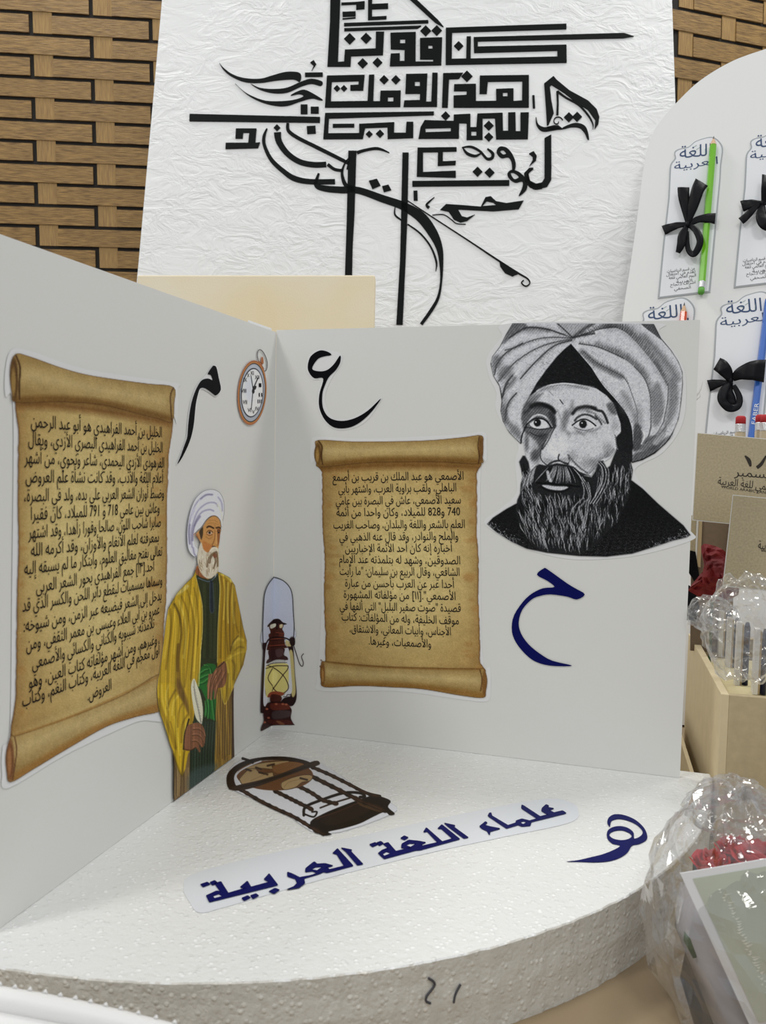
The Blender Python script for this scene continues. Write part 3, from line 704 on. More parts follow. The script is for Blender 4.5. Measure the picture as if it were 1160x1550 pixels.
roll(cv, [(478, 676), (483, 666), (540, 668.5), (640, 667), (700, 662), (729, 659), (732, 672), (731, 692), (726, 702), (660, 699), (560, 700), (487, 707), (479, 700), (476, 688)],
     [(495, 683, 16), (560, 682, 16), (640, 680, 16), (712, 678, 16)], [(487, 705, 8), (560, 697, 9), (650, 696, 9), (724, 699, 9)])
cv.blob(482, 687, 5, 17, (84, 56, 26), 0.9, hard=.3); cv.blob(481, 689, 2.5, 11, (150, 118, 62), 0.9, hard=.4); cv.stroke([(483, 668, 2), (488, 676, 2.5), (487, 690, 2.5), (489, 703, 2)], (62, 40, 18), a=.9)
cv.blob(729, 680, 4, 20, (88, 58, 26), 0.85, hard=.3); cv.stroke([(726, 661, 2), (724, 675, 1.5), (726, 690, 2), (725, 701, 2)], (62, 40, 18), a=.9)
roll(cv, [(485, 1014), (488, 999), (492, 1001), (570, 1008), (653, 1011), (725, 1012), (733, 1012), (738, 1028), (736, 1046), (732, 1056), (700, 1053), (640, 1043), (590, 1040), (543, 1038), (492, 1040), (486, 1028)],
     [(498, 1016, 15), (560, 1021, 15), (640, 1024, 15), (722, 1030, 15)], [(492, 1039, 9), (560, 1036, 8), (640, 1040, 8), (730, 1053, 9)], shade=(120, 84, 36))
cv.stroke([(497, 1002, 2), (570, 1009, 2.5), (653, 1012, 2.5), (728, 1013, 2)], (112, 78, 36), a=.8, soft=2.5)
cv.blob(489, 1020, 3.5, 18, (96, 62, 30), 0.9, hard=.3); cv.blob(489, 1022, 1.8, 11, (150, 112, 60), 0.8, hard=.3); cv.blob(734, 1034, 4, 20, (104, 68, 32), 0.8, hard=.3); cv.stroke([(727, 1014, 2), (730, 1028, 1.5), (728, 1045, 2)], (70, 44, 20), a=.8)
cv.grain(4.5); film_under('sticker_film', PL_R, br, [(472, 668), (484, 661), (560, 664), (690, 658), (732, 654), (737, 672), (737, 698), (728, 712), (728, 900), (732, 1004), (742, 1010), (743, 1040), (738, 1061), (700, 1059), (600, 1046), (490, 1046), (480, 1030), (483, 995), (487, 900), (484, 712), (471, 700)])
scr = cv.sticker('parchment_scroll', PL_R, br, M_scroll, z=0.0006)
LR = [("الأصمعي هو عبد الملك بن قريب بن أصمع", 504, 702, 724, 722), ("الباهلي، ولقب براوية العرب، واشتهر بأبي", 513, 691, 742, 739.5), ("سعيد الأصمعي، عاش في البصرة بين عامي", 509, 698, 760, 758),
      ("740 و828 للميلاد، وكان واحدًا من أئمة".replace('ً', ''), 510, 697, 777.5, 776), ("العلم بالشعر واللغة والبلدان، وصاحب الغريب", 505.5, 704, 796, 795), ("والملح والنوادر، وقد قال عنه الذهبي في", 514.6, 694, 814.5, 813),
      ("أخباره إنه كان أحد الأئمة الإخباريين", 523, 685, 831.6, 831), ("الصدوقين، وشهد له بتلمذته عند الإمام", 514, 697, 848, 850), ("الشافعي، وقال الربيع بن سليمان: \"ما رأيت", 515, 696, 866, 867.5), ("أحدا عبر عن العرب بأحسن من عبارة", 523, 688, 884, 886),
      ("الأصمعي\".[١١] من مؤلفاته المشهورة", 521, 690, 901, 904), ("قصيدة \"صوت صفير البلبل\" التي ألفها في", 515, 698, 919, 922), ("موقف الخليفة، وله من المؤلفات: كتاب", 518, 695, 935, 941), ("الأجناس، وأبيات المعاني، والاشتقاق،", 530, 683, 953, 957.5), ("والأصمعيات، وغيرها.", 559, 653, 971.5, 976)]
mb = MB()
for s_, xl, xr, yl, yr in LR: put_text(mb, s_, PL_R, (xl, yl), (xr, yr), 0.0111, 0.0006, mid=0.22, offset=0.021)
o = mb.build('lettering', M_ink, scr, PL_R.M @ Matrix.Translation((0, 0, 0.0004)))
# ---- left scroll
cv = Canvas(-4, 525, 268, 1190, 0.85, (150, 115, 65))
scroll(cv, [(26, 585), (90, 585), (170, 592), (255, 610), (254, 700), (252, 760), (252, 830), (251, 900), (246, 960), (242, 1045), (130, 1090), (22, 1135), (23, 1050), (24, 980), (25, 900), (27, 820), (26, 740), (27, 660)], None, None, None, None, None)
cv.stroke([(26, 612, 10), (90, 614, 12), (170, 624, 12), (254, 640, 8)], (96, 62, 26), a=0.85, soft=12)
roll(cv, [(14, 560), (22, 536), (45, 540), (90, 556), (130, 567), (180, 575), (225, 581), (262, 586), (263, 610), (260, 638), (240, 634), (200, 624), (150, 612), (90, 608), (24, 609), (17, 595)],
     [(40, 568, 26), (90, 577, 26), (150, 590, 22), (245, 606, 22)], [(26, 606, 12), (90, 605, 12), (160, 612, 12), (256, 634, 10)])
cv.blob(20, 575, 6, 34, (70, 46, 22), 0.95, hard=.3); cv.blob(19, 578, 3.5, 22, (138, 110, 60), 0.9, hard=.4); cv.stroke([(23, 538, 2.5), (29, 556, 3), (28, 580, 3), (28, 604, 2.5)], (60, 38, 18), a=.9)
cv.stroke([(262, 587, 2), (257, 600, 2), (259, 636, 2)], (66, 42, 20), a=.9)
roll(cv, [(8, 1140), (16, 1112), (22, 1114), (70, 1098), (130, 1076), (190, 1050), (246, 1020), (252, 1070), (205, 1085), (160, 1100), (100, 1134), (50, 1164), (15, 1184), (9, 1168)],
     [(32, 1132, 30), (80, 1110, 30), (140, 1086, 28), (236, 1045, 26)], [(22, 1176, 12), (90, 1136, 12), (160, 1098, 12), (246, 1068, 12)], shade=(130, 92, 42))
cv.stroke([(22, 1112, 2), (80, 1094, 3), (150, 1066, 3), (240, 1024, 2)], (136, 100, 48), a=.8, soft=3)
cv.blob(14, 1150, 6, 32, (100, 62, 36), 0.95, hard=.3); cv.blob(13, 1152, 3, 20, (146, 104, 62), 0.8, hard=.4); cv.stroke([(21, 1116, 2), (24, 1135, 2), (21, 1160, 2), (18, 1180, 2)], (78, 46, 26), a=.8)
cv.grain(4.5); film_under('sticker_film', PL_L, bl, [(8, 560), (17, 530), (45, 531), (130, 559), (262, 579), (269, 590), (268, 640), (260, 648), (258, 900), (258, 1076), (205, 1093), (100, 1142), (12, 1193), (3, 1170), (4, 1130), (15, 1104), (18, 900), (20, 620), (8, 600)])
scl = cv.sticker('parchment_scroll', PL_L, bl, M_scroll, z=0.0006)
LL = [("الخليل بن أحمد الفراهيدي هو أبو عبد الرحمن", 45, 640, 243.5, 657), ("الخليل بن أحمد الفراهيدي البصري الأزدي، ويقال", 41, 667, 244.7, 680), ("الفرهودي الأزدي اليحمدي، شاعر ونحوي، من أشهر", 35, 695, 247, 703),
      ("أعلام اللغة والأدب، وقد كانت نشأة علم العروض", 37, 724, 245.5, 726), ("وضبط أوزان الشعر العربي على يده، ولد في البصرة،", 35, 753, 246.6, 748.5), ("وعاش بين عامي 718 و 791 للميلاد، كان فقيرا", 45, 781, 240, 771),
      ("صابرا شاحب اللون، صالحا وقورا زاهدا، وقد اشتهر", 41, 809, 242, 792), ("بمعرفته لعلم الأنغام والأوزان، وقد أكرمه الله", 45, 836, 239, 815), ("تعالى بفتح مغاليق العلوم، وابتكار ما لم يسبقه إليه", 35, 864, 244, 836),
      ("أحد.[١٣] جمع الفراهيدي بحور الشعر العربي", 53, 891, 232, 858.5), ("وسماها بمسميات ليقطع دابر اللحن والكسر الذي قد", 32, 920, 244, 880), ("يدخل إلى الشعر فيضيعه عبر الزمن، ومن شيوخه:", 34, 950.5, 243, 903),
      ("عمرو بن أبي العلاء وعيسى بن معمر الثقفي، ومن", 38, 979, 240, 924), ("تلامذته: سيبويه والكناني والكسائي والأصمعي", 47, 1007, 232, 945), ("وغيرهم، ومن أشهر مؤلفاته كتاب العين، وهو", 42, 1036, 236, 969.5),
      ("أول معجم في اللغة العربية، وكتاب النغم، وكتاب", 32, 1064, 240, 985), ("العروض.", 131, 1055, 167, 1038)]
mb = MB()
for s_, xl, yl, xr, yr in LL: put_text(mb, s_, PL_L, (xl, yl), (xr, yr), 0.0111, 0.0006, mid=0.22, offset=0.021)
mb.build('lettering', M_ink, scl, PL_L.M @ Matrix.Translation((0, 0, 0.0004)))
# ---------------------------------------------------------------- portrait print (black and white engraving style)
def portrait():
    cv = Canvas(732, 486, 1052, 848, 1.3, (186, 188, 188))
    A = crop(720, 470, 6.444); B = crop(880, 470, 6.444); Cc = crop(720, 660, 6.444); D = crop(880, 660, 6.444)
    rg = random.Random(5)
    g = lambda v: (v, v + 1, v + 2)
    turban = A([(365, 122), (300, 230), (240, 350), (165, 450), (148, 520), (175, 640), (235, 740), (256, 880), (246, 980), (268, 1080), (330, 1190), (440, 1300)]) + \
        Cc([(470, 60)]) + D([(300, 100), (500, 262), (600, 235), (720, 170), (820, 80), (890, 0)]) + B([(900, 1180), (950, 1060), (975, 900), (992, 720), (988, 600), (950, 500), (880, 390), (780, 270), (710, 132)])
    cv.fill(turban, g(182), add=True, sm=False, soft=1.2)
    cv.fill([(777, 489.3), (777, 484), (992, 484), (992, 490)], g(182), sm=False)
    # shoulders
    sl = Cc([(410, 650), (300, 710), (170, 795), (112, 858), (200, 935), (350, 1030), (500, 1100), (700, 1140), (1000, 1170)]) + D([(0, 1172), (250, 1178), (500, 1148), (720, 1080), (900, 1020), (1030, 990), (1070, 965), (1000, 870), (900, 785), (750, 655), (600, 510), (480, 420), (200, 500)])
    cv.fill(sl, g(20), add=True, sm=False, soft=1.8)
    # fade of the lower edges and weave grain
    X, Y = cv.X, cv.Y
    m = cv._inside((slice(0, cv.h), slice(0, cv.w)), np.array(sl), 1.0)
    hat = (np.sin((X * 1.9 + Y * 2.3)) * np.sin((X * 2.2 - Y * 1.7)) > 0.45) * np.clip(cv.rng.rand(cv.h, cv.w) * 1.4, 0, 1)
    grow = np.clip((Y - 765) / 70, 0, 1) * 0.9 + 0.2
    cv.c += (hat * m * grow * 55)[..., None]
    for (x, y, r) in [D((p,))[0] + (11,) for p in ((1020, 980), (900, 1025), (760, 1070))] + [Cc((p,))[0] + (12,) for p in ((130, 870), (230, 950), (340, 1020))]:
        for q in range(60):
            cv.blob(x + rg.gauss(0, r * .6), y + rg.gauss(0, r * .3), 0.7, 0.7, g(170), 0.55)
    # turban folds
    def hatch(P, out, ln, v=60, n=90, a=0.55, wd=0.55, jit=2.0):
        Q = catmull(P, False, 12); n = min(n, len(Q) * 3)
        for i in range(n):
            t = (i + rg.random()) / n * (len(Q) - 2); k = int(t); fx = t - k
            x = Q[k][0] * (1 - fx) + Q[k + 1][0] * fx; y = Q[k][1] * (1 - fx) + Q[k + 1][1] * fx
            dx, dy = Q[k + 1][0] - Q[k][0], Q[k + 1][1] - Q[k][1]; mm = math.hypot(dx, dy) or 1
            nx, ny = dy / mm * out, -dx / mm * out; l = ln * (0.5 + rg.random() * 0.6) * math.sin(math.pi * min(0.97, max(0.08, (i + 2) / n))) ** .5
            sx, sy = dx / mm * l * 0.35, dy / mm * l * 0.35
            cv.stroke([(x, y, wd * 1.5), (x + nx * l * .5 - sx * .3, y + ny * l * .5 - sy * .3, wd), (x + nx * l - sx, y + ny * l - sy, wd * .3)], g(v), a=a, soft=0.8, sm=False)
    def fold(P, wd, v=50, a=0.8, soft=1.4): cv.stroke(P, g(v), wd, a=a, soft=soft)
    cv.fill(A([(365, 122), (480, 122), (500, 175), (430, 215), (350, 260), (270, 330), (300, 230)]), g(85), a=0.8, soft=4)
    cv.stroke(A([(480, 180), (600, 175), (720, 195)]), g(95), 5, a=.7, soft=4)
    fl = [(A([(950, 262), (830, 225), (720, 188), (600, 168), (500, 168), (430, 200), (330, 270)]), 2.2, 1), (A([(945, 270), (760, 262), (620, 275), (500, 312), (400, 357), (290, 388)]), 1.3, 1),
          (A([(940, 280), (850, 295), (700, 330), (560, 390), (420, 480), (330, 560), (225, 690)]), 1.5, 1), (A([(940, 292), (800, 330), (700, 395), (620, 470), (530, 560), (440, 665)]), 2.0, 1),
          (A([(460, 320), (350, 380), (270, 440), (210, 520), (190, 630)]), 1.8, 1), (A([(400, 805), (335, 880), (302, 960), (290, 1080)]), 2.0, 1), (A([(360, 640), (300, 720), (262, 850)]), 3.0, 1)]
    for P, wd, s_ in fl:
        cv.stroke([(p[0], p[1], wd * 4) for p in P], g(120), a=0.28, soft=6)
        fold(P, wd); hatch(P, 1, 6, 70, 60, .4)
    for P in (A([(300, 540), (230, 600), (240, 690), (300, 640), (370, 560)]), A([(260, 900), (255, 1000), (290, 1100), (380, 1200), (440, 1280), (440, 1180), (340, 1080), (300, 980)]), A([(330, 660), (290, 760), (340, 760), (400, 680), (370, 620)]), A([(165, 470), (160, 560), (185, 620), (240, 520), (220, 440)])):
        cv.fill(P, g(95), a=.55, soft=5)
    for P in (A([(215, 565), (195, 640)]), A([(440, 560), (330, 700)]), A([(250, 380), (320, 330)])): cv.stroke(P, g(205), 1.6, a=.6)
    # top centre wedge
    cv.fill(A([(795, 122), (940, 262), (1150, 122)]), g(150), a=.9); fold(A([(795, 122), (870, 190), (945, 262)]), 1.8); fold(A([(1160, 125), (1060, 180), (960, 262)]), 4.5, 60, .7, 3); fold(A([(960, 262), (1060, 240), (1160, 225)]), 3.0, 60)
    hatch(A([(1160, 200), (1060, 225), (960, 262)]), 1, 8, 60, 40)
    # right folds
    g1 = B([(-110, 265), (0, 245), (150, 190), (250, 172), (330, 165), (440, 215), (560, 330), (700, 500), (780, 620), (850, 745)])
    cv.stroke([(p[0] + 4, p[1] - 4, 15) for p in g1[3:]], g(105), a=.5, soft=13); cv.stroke([(p[0] + 9, p[1] - 6, 10) for p in B([(560, 300), (700, 450), (820, 600), (880, 700)])], g(90), a=.55, soft=9)
    hatch(g1[1:], 1, 14, 48, 190, .6, .6); fold(g1[:5], 1.6, 60, .7); fold(g1[5:], 0.9, 120, .6)
    g2 = B([(-20, 325), (150, 352), (300, 412), (420, 470), (520, 550), (610, 650), (660, 770), (680, 900), (680, 1140)])
    cv.stroke([(p[0] + 3, p[1] - 4, 9) for p in g2[1:6]], g(110), a=.5, soft=8); hatch(g2, 1, 12, 55, 150, .55, .6); fold(g2[:4], 1.8, 60, .7); fold(g2[4:], 1.2, 70, .8)
    cv.fill(B([(690, 800), (700, 1100), (760, 1100), (810, 980), (790, 780), (740, 700)]), g(115), a=.7, soft=6)
    g3 = B([(20, 400), (150, 510), (280, 580), (400, 642), (460, 720), (500, 830), (542, 960), (552, 1080), (570, 1180)])
    cv.stroke([(p[0] - 2, p[1] + 1, 8) for p in g3[:4]], g(80), a=.65, soft=6); hatch(g3[:5], 1, 8, 70, 70, .5); fold(g3, 1.0, 75, .8)
    hatch(B([(200, 690), (330, 840), (420, 960), (500, 1100)]), -1, 10, 90, 70, .4); cv.fill(B([(380, 800), (470, 960), (520, 1120), (560, 1130), (520, 960), (450, 820)]), g(120), a=.5, soft=5)
    g4 = B([(850, 745), (845, 880), (822, 1000), (798, 1100), (725, 1215), (625, 1290)])
    cv.fill(B([(862, 740), (855, 900), (830, 1020), (810, 1110), (850, 1130), (920, 1000), (950, 850), (930, 690), (880, 650)]), g(120), a=.75, soft=6); fold(g4, 1.2, 60, .8); cv.stroke(B([(840, 740), (832, 880), (812, 990), (786, 1095)]), g(205), 1.6, a=.6)
    fold(B([(680, 1140), (660, 1220), (620, 1300)]), 1.5); cv.fill(B([(520, 1120), (580, 1130), (600, 1230), (570, 1353), (500, 1353)]), g(60), a=.8, soft=4)
    cv.fill(B([(640, 1240), (740, 1210), (830, 1120), (800, 1250), (700, 1353), (560, 1353)]), g(85), a=.7, soft=4); cv.stroke(B([(590, 1160), (620, 1220), (590, 1300)]), g(200), 2.0, a=.8)
    cv.fill(D([(500, 262), (620, 225), (740, 150), (830, 40), (860, 0), (760, 60), (640, 130), (520, 170)]), g(70), a=.75, soft=5)
    cv.fill(D([(700, 60), (820, -60), (800, 20), (740, 90)]), g(165), a=.7, soft=3)
    # outline
    cv.stroke(B([(700, 125), (780, 270), (880, 390), (950, 500), (990, 610), (992, 720), (975, 900), (950, 1060), (900, 1180), (830, 1290), (750, 1370)]), g(20), 1.5, add=False)
    cv.stroke(D([(860, 30), (810, 90), (720, 165), (600, 232), (500, 262)]), g(15), 3.0); cv.fill(B([(585, 128), (710, 128), (790, 285), (720, 240)]), g(70), a=.85, soft=1.5)
    cv.stroke(A([(365, 122), (300, 230), (240, 350), (165, 450), (150, 520), (175, 640), (235, 740), (258, 880), (248, 980), (268, 1080), (330, 1190), (440, 1300)]), g(25), 1.3)
    # dark cap
    cap = A([(932, 325), (860, 385), (800, 445), (690, 580), (600, 705), (530, 830), (470, 950), (448, 1060), (470, 1100)]) + [(840, 640)] + B([(400, 1353), (500, 1353), (500, 1180), (470, 1060), (420, 970), (330, 860), (230, 750), (160, 650), (100, 555), (0, 440)])
    cv.fill(cap, g(26), sm=False, soft=1.2)
    for q in range(260):
        x = rg.uniform(815, 900); y = rg.uniform(530, 585)
        cv.stroke([(x, y, .5), (x + 3, y + 1.5, .4)], g(75), a=.4, sm=False)
    cv.stroke(B([(0, 432), (100, 550), (165, 655), (235, 750), (335, 860), (425, 970), (475, 1065), (504, 1180), (505, 1340)]), g(190), 1.0, a=.75)
    # face
    face = A([(535, 835), (620, 768), (730, 722), (850, 705), (960, 712), (1060, 730), (1160, 745)]) + B([(60, 735), (150, 760), (250, 830), (310, 900), (350, 1000), (385, 1100), (395, 1210), (350, 1260), (365, 1353)]) + D([(345, 130), (285, 215), (230, 250), (180, 235), (140, 330), (90, 400)]) + \
        Cc([(1100, 380), (1000, 350), (900, 290), (700, 300), (560, 340), (530, 350), (505, 240), (475, 130), (462, 0)]) + A([(445, 1300), (470, 1170), (452, 1080), (462, 980), (500, 900)])
    cv.fill(face, g(184), sm=False, soft=1.4, add=True)
    # forehead
    cv.stroke(A([(540, 850), (620, 790), (730, 745), (850, 722), (1000, 745), (1100, 770)]), g(105), 2.4, a=.6, soft=3); cv.stroke(A([(600, 785), (700, 735), (850, 712), (960, 722)]), g(205), 2.0, a=.6)
    cv.fill(A([(470, 940), (520, 870), (600, 820), (660, 810), (600, 870), (540, 920)]), g(95), a=.7, soft=5)
    cv.stroke(A([(825, 870), (855, 912)]), g(50), 1.6, a=.9); cv.stroke(A([(720, 790), (760, 830)]), g(110), 1.4, a=.6)
    for P in (A([(890, 970), (930, 1000), (900, 1080), (880, 1170), (850, 1120), (860, 1030)]), A([(930, 900), (960, 880), (950, 1000), (910, 1020)]), A([(870, 1170), (930, 1200), (900, 1230)])): cv.fill(P, g(100), a=.5, soft=5)
    hatch(A([(800, 960), (840, 1050), (880, 1150)]), -1, 6, 110, 40, .4)
    cv.fill(B([(245, 920), (310, 900), (350, 1010), (300, 1000)]), g(85), a=.7, soft=3)
    # left eye socket, shaded side
    cv.fill(A([(455, 980), (500, 905), (560, 890), (690, 905), (765, 950), (785, 1050), (785, 1130), (740, 1190), (690, 1270), (655, 1353), (590, 1353), (560, 1260), (500, 1210), (465, 1150), (452, 1070)]), g(88), a=.88, soft=4)
    cv.fill(Cc([(700, -20), (650, 90), (632, 190), (560, 240), (540, 180), (590, 80), (640, -20)]), g(92), a=.8, soft=5)
    cv.fill(A([(470, 1200), (540, 1235), (600, 1290), (610, 1353), (480, 1353)]), g(168), a=.85, soft=5)
    cv.stroke(A([(550, 935), (600, 912), (680, 925), (740, 955), (770, 990)]), g(28), 6.0, a=.95, soft=3); cv.stroke(A([(550, 925), (520, 970), (480, 1000)]), g(50), 4, a=.7, soft=3)
    cv.stroke(A([(730, 1000), (765, 1060), (760, 1130)]), g(45), 5, a=.7, soft=4)
    cv.stroke(A([(515, 1095), (560, 1040), (610, 1018), (670, 1030), (720, 1075), (745, 1130)]), g(190), 2.8, a=.9, soft=1.3)
    cv.fill(A([(530, 1112), (575, 1072), (640, 1062), (690, 1085), (722, 1130), (680, 1148), (590, 1150)]), g(192), soft=1)
    cv.stroke(A([(495, 1120), (540, 1075), (590, 1052), (650, 1055), (700, 1085), (745, 1145)]), g(18), 1.8); cv.blob(*A([(605, 1095)])[0], 5.4, 5.8, g(25), 1, hard=.2); cv.blob(*A([(590, 1088)])[0], 1.1, 1.1, g(230), 1, hard=.3)
    cv.stroke(A([(480, 1140), (540, 1145), (620, 1160), (700, 1155), (755, 1140)]), g(40), 1.3, a=.9); cv.stroke(A([(530, 1185), (580, 1215), (640, 1225), (690, 1205)]), g(40), 1.3, a=.8)
    cv.stroke(A([(495, 1130), (470, 1180), (450, 1240), (445, 1300)]), g(30), 2.2, a=.9)
    # right eye
    cv.stroke(A([(950, 1005), (990, 960), (1050, 940), (1110, 940), (1170, 955)]), g(36), 5, a=.9, soft=3); cv.stroke(B([(100, 945), (160, 975), (205, 985), (235, 1030), (260, 1095)]), g(30), 3.6, a=.9, soft=2); cv.stroke(B([(60, 985), (130, 1005), (190, 1060), (235, 1100)]), g(70), 2.0, a=.6, soft=3)
    cv.stroke(B([(150, 1000), (200, 1030), (225, 1070)]), g(150), 2, a=.5, soft=2)
    cv.stroke(A([(970, 1075), (1000, 1040), (1060, 1015), (1120, 1025), (1180, 1060)]), g(30), 2.8, a=.8, soft=2); cv.stroke(B([(140, 1030), (180, 1075), (200, 1110)]), g(40), 2.4, a=.8, soft=2)
    cv.fill(A([(975, 1110), (1020, 1080), (1075, 1070), (1130, 1090), (1165, 1130), (1100, 1150), (1020, 1140)]), g(196), soft=1)
    cv.stroke(A([(945, 1120), (990, 1085), (1040, 1062), (1090, 1066), (1140, 1095), (1175, 1125)]), g(22), 2.0); cv.blob(*A([(1050, 1108)])[0], 5.8, 6.2, g(32), 1, hard=.2); cv.blob(*A([(1040, 1098)])[0], 1, 1, g(220), .9, hard=.3)
    cv.stroke(A([(960, 1135), (1010, 1158), (1080, 1170), (1150, 1150)]), g(80), 1.2, a=.8)
    for P in (A([(970, 1150), (1010, 1190), (1060, 1215)]), B([(60, 1180), (130, 1170), (190, 1140)])): cv.stroke(P, g(105), 2.5, a=.5, soft=3)
    # nose and cheek
    cv.stroke(A([(785, 1120), (750, 1190), (700, 1290), (655, 1353)]), g(45), 1.6, a=.8); cv.stroke(Cc([(690, 40), (650, 110), (632, 180), (650, 240), (700, 285)]), g(50), 1.6, a=.85)
    cv.blob(*Cc([(770, 120)])[0], 10, 14, g(205), .7); cv.blob(*A([(860, 1290)])[0], 7, 16, g(200), .6)
    cv.stroke(Cc([(700, 290), (750, 255), (820, 240), (870, 262), (905, 272)]), g(28), 2.8, a=.9, soft=2); cv.stroke(Cc([(818, 180), (808, 215), (818, 240)]), g(35), 2.0, a=.9); cv.stroke(Cc([(912, 215), (918, 245), (900, 275)]), g(35), 2.2, a=.9)
    cv.blob(*Cc([(860, 215)])[0], 5, 5, g(195), .7)
    cv.stroke(Cc([(905, 185), (950, 240), (1020, 310), (1090, 360)]), g(50), 2.0, a=.8, soft=2.5); cv.fill(Cc([(915, 235), (1000, 320), (1060, 350), (1000, 350), (930, 300)]), g(205), a=.8, soft=3)
    for q in range(900):
        x = rg.uniform(858, 935); y = rg.uniform(664, 722)
        if (x - 858) * .45 + 684 > y + 12 * rg.random(): continue
        cv.stroke([(x, y, .5), (x + 1.6, y + 1.2, .4)], g(95), a=.35, sm=False)
    hatch(D([(330, 130), (270, 200), (190, 230), (140, 320), (60, 380)]), -1, 12, 100, 120, .4)
    # side hair
    cv.fill(B([(345, 1240), (390, 1180), (400, 1060), (480, 1100), (502, 1250), (500, 1353), (370, 1353)]), g(32), soft=2); cv.fill(D([(350, 30), (400, -20), (500, 0), (500, 200), (500, 420), (300, 380), (290, 215), (350, 150), (380, 190)]), g(34), soft=2, sm=False)
    for i in range(7):
        x, y = B([(352 + i * 3, 1245 + i * 22)])[0]; cv.stroke([(x - 4, y - 5, .6), (x + 2, y + 3, 2.0)], g(32), a=.9, sm=False)
    # beard mass
    beard = Cc([(462, 190), (425, 250), (445, 330), (458, 400), (440, 470), (435, 560), (408, 620), (390, 720), (430, 870), (500, 990), (570, 1090), (700, 1135), (850, 1155), (1000, 1168)]) + D([(60, 1120), (150, 1060), (260, 930), (350, 850), (400, 740), (450, 640), (478, 560), (492, 430), (505, 330), (488, 260), (500, 190), (400, 150), (345, 130), (315, 200), (280, 290), (250, 310), (215, 240), (170, 245), (140, 340), (100, 400), (30, 385)]) + \
        Cc([(1120, 390), (1020, 350), (960, 300), (900, 280), (790, 265), (700, 290), (620, 275), (580, 300), (535, 350), (520, 260), (485, 190)])
    cv.fill(beard, g(40), add=True, sm=False, soft=2)
    bm = np.array(beard)
    # strands flow down and spread
    for q in range(1500):
        x = rg.uniform(784, 958); y = rg.uniform(700, 836)
        if y < 745 and 803 < x < 905: continue
        if y < 712 + max(0, (x - 900)) * 0 and x > 905 and y < 700: continue
        ln = rg.uniform(11, 32); dirx = (x - 868) * 0.0045 * (1 if x < 868 else -.4) + rg.gauss(0, .09) + (0.12 if x > 905 else 0)
        ph = rg.random() * 6; P = []
        for s_ in range(6):
            t = s_ / 5; P.append((x - (dirx * ln * t if x > 868 else -dirx * -ln * t) + 1.5 * math.sin(ph + t * 4), y + ln * t, 0.25 + 1.0 * math.sin(math.pi * min(.95, t + .05))))
        v = rg.choice((8, 12, 16, 24, 90, 135, 160, 178)); inside = cv._inside((slice(int((P[0][1] - cv.y0) * cv.ss), int((P[0][1] - cv.y0) * cv.ss) + 1), slice(int((P[0][0] - cv.x0) * cv.ss), int((P[0][0] - cv.x0) * cv.ss) + 1)), bm, 1)
        ie = cv._inside((slice(int(min(P[-1][1] - cv.y0, 360) * cv.ss), int(min(P[-1][1] - cv.y0, 360) * cv.ss) + 1), slice(int((P[-1][0] - cv.x0) * cv.ss), int((P[-1][0] - cv.x0) * cv.ss) + 1)), bm, 1)
        if inside.size == 0 or ie.size == 0 or inside[0, 0] < .5 or ie[0, 0] < .5: continue
        cv.stroke(P, g(v), a=.85, soft=.8)
    # moustache fan
    for i in range(34):
        t = i / 33; x0 = 829 + t * 40; x1 = 808 + t * 78; y0 = 705 + abs(t - .4) * 6; y1 = 732 + rg.uniform(-5, 3) + t * 1.5
        cv.stroke([(x0, y0, .5), ((x0 * .45 + x1 * .55) + 1, (y0 + y1) / 2, 1.5), (x1, y1, .4)], g(rg.choice((20, 24, 150, 168, 178))), a=.85, soft=.8)
    for i in range(16):
        t = i / 15; x0 = 812 - t * 14; y0 = 706 + t * 12; cv.stroke([(x0, y0, .5), (x0 - 4, y0 + 12, 1.3), (x0 - 5 - t * 3, y0 + 24, .4)], g(rg.choice((24, 150, 170))), a=.85, soft=.8)
    cv.stroke(Cc([(705, 350), (715, 400), (735, 438)]), g(182), 4.5, a=.9, soft=1.6)
    cv.stroke(Cc([(600, 455), (660, 462), (720, 458), (800, 472), (880, 475), (960, 488), (1020, 492)]), g(14), 2.8, a=.95); cv.fill(Cc([(650, 482), (700, 478), (780, 490), (880, 492), (905, 505), (850, 528), (780, 528), (700, 512)]), g(176), soft=1.6)
    cv.stroke(Cc([(640, 495), (700, 528), (790, 545), (870, 535), (920, 505)]), g(16), 3, a=.85, soft=1.6)
    # parting curve right of the chin
    for k_, off in enumerate((0, 5, -5, 9)):
        cv.stroke([(x + off, y, 1.4) for x, y in Cc([(1040, 450), (1060, 520), (1050, 600), (990, 660), (935, 740), (930, 840), (960, 940)])], g((170, 30, 25, 150)[k_]), a=.8)
        cv.stroke([(x + off * .6, y, 1.4) for x, y in D([(10, 400), (60, 480), (95, 590), (70, 660), (60, 760), (30, 900)])], g((175, 25, 160, 30)[k_]), a=.8)
    for k_ in range(5): cv.stroke([(x + k_ * 2.2, y, 1.3) for x, y in D([(160, 255), (200, 300), (215, 370), (205, 450), (165, 540), (90, 660)])], g((180, 30, 170, 26, 150)[k_]), a=.85)
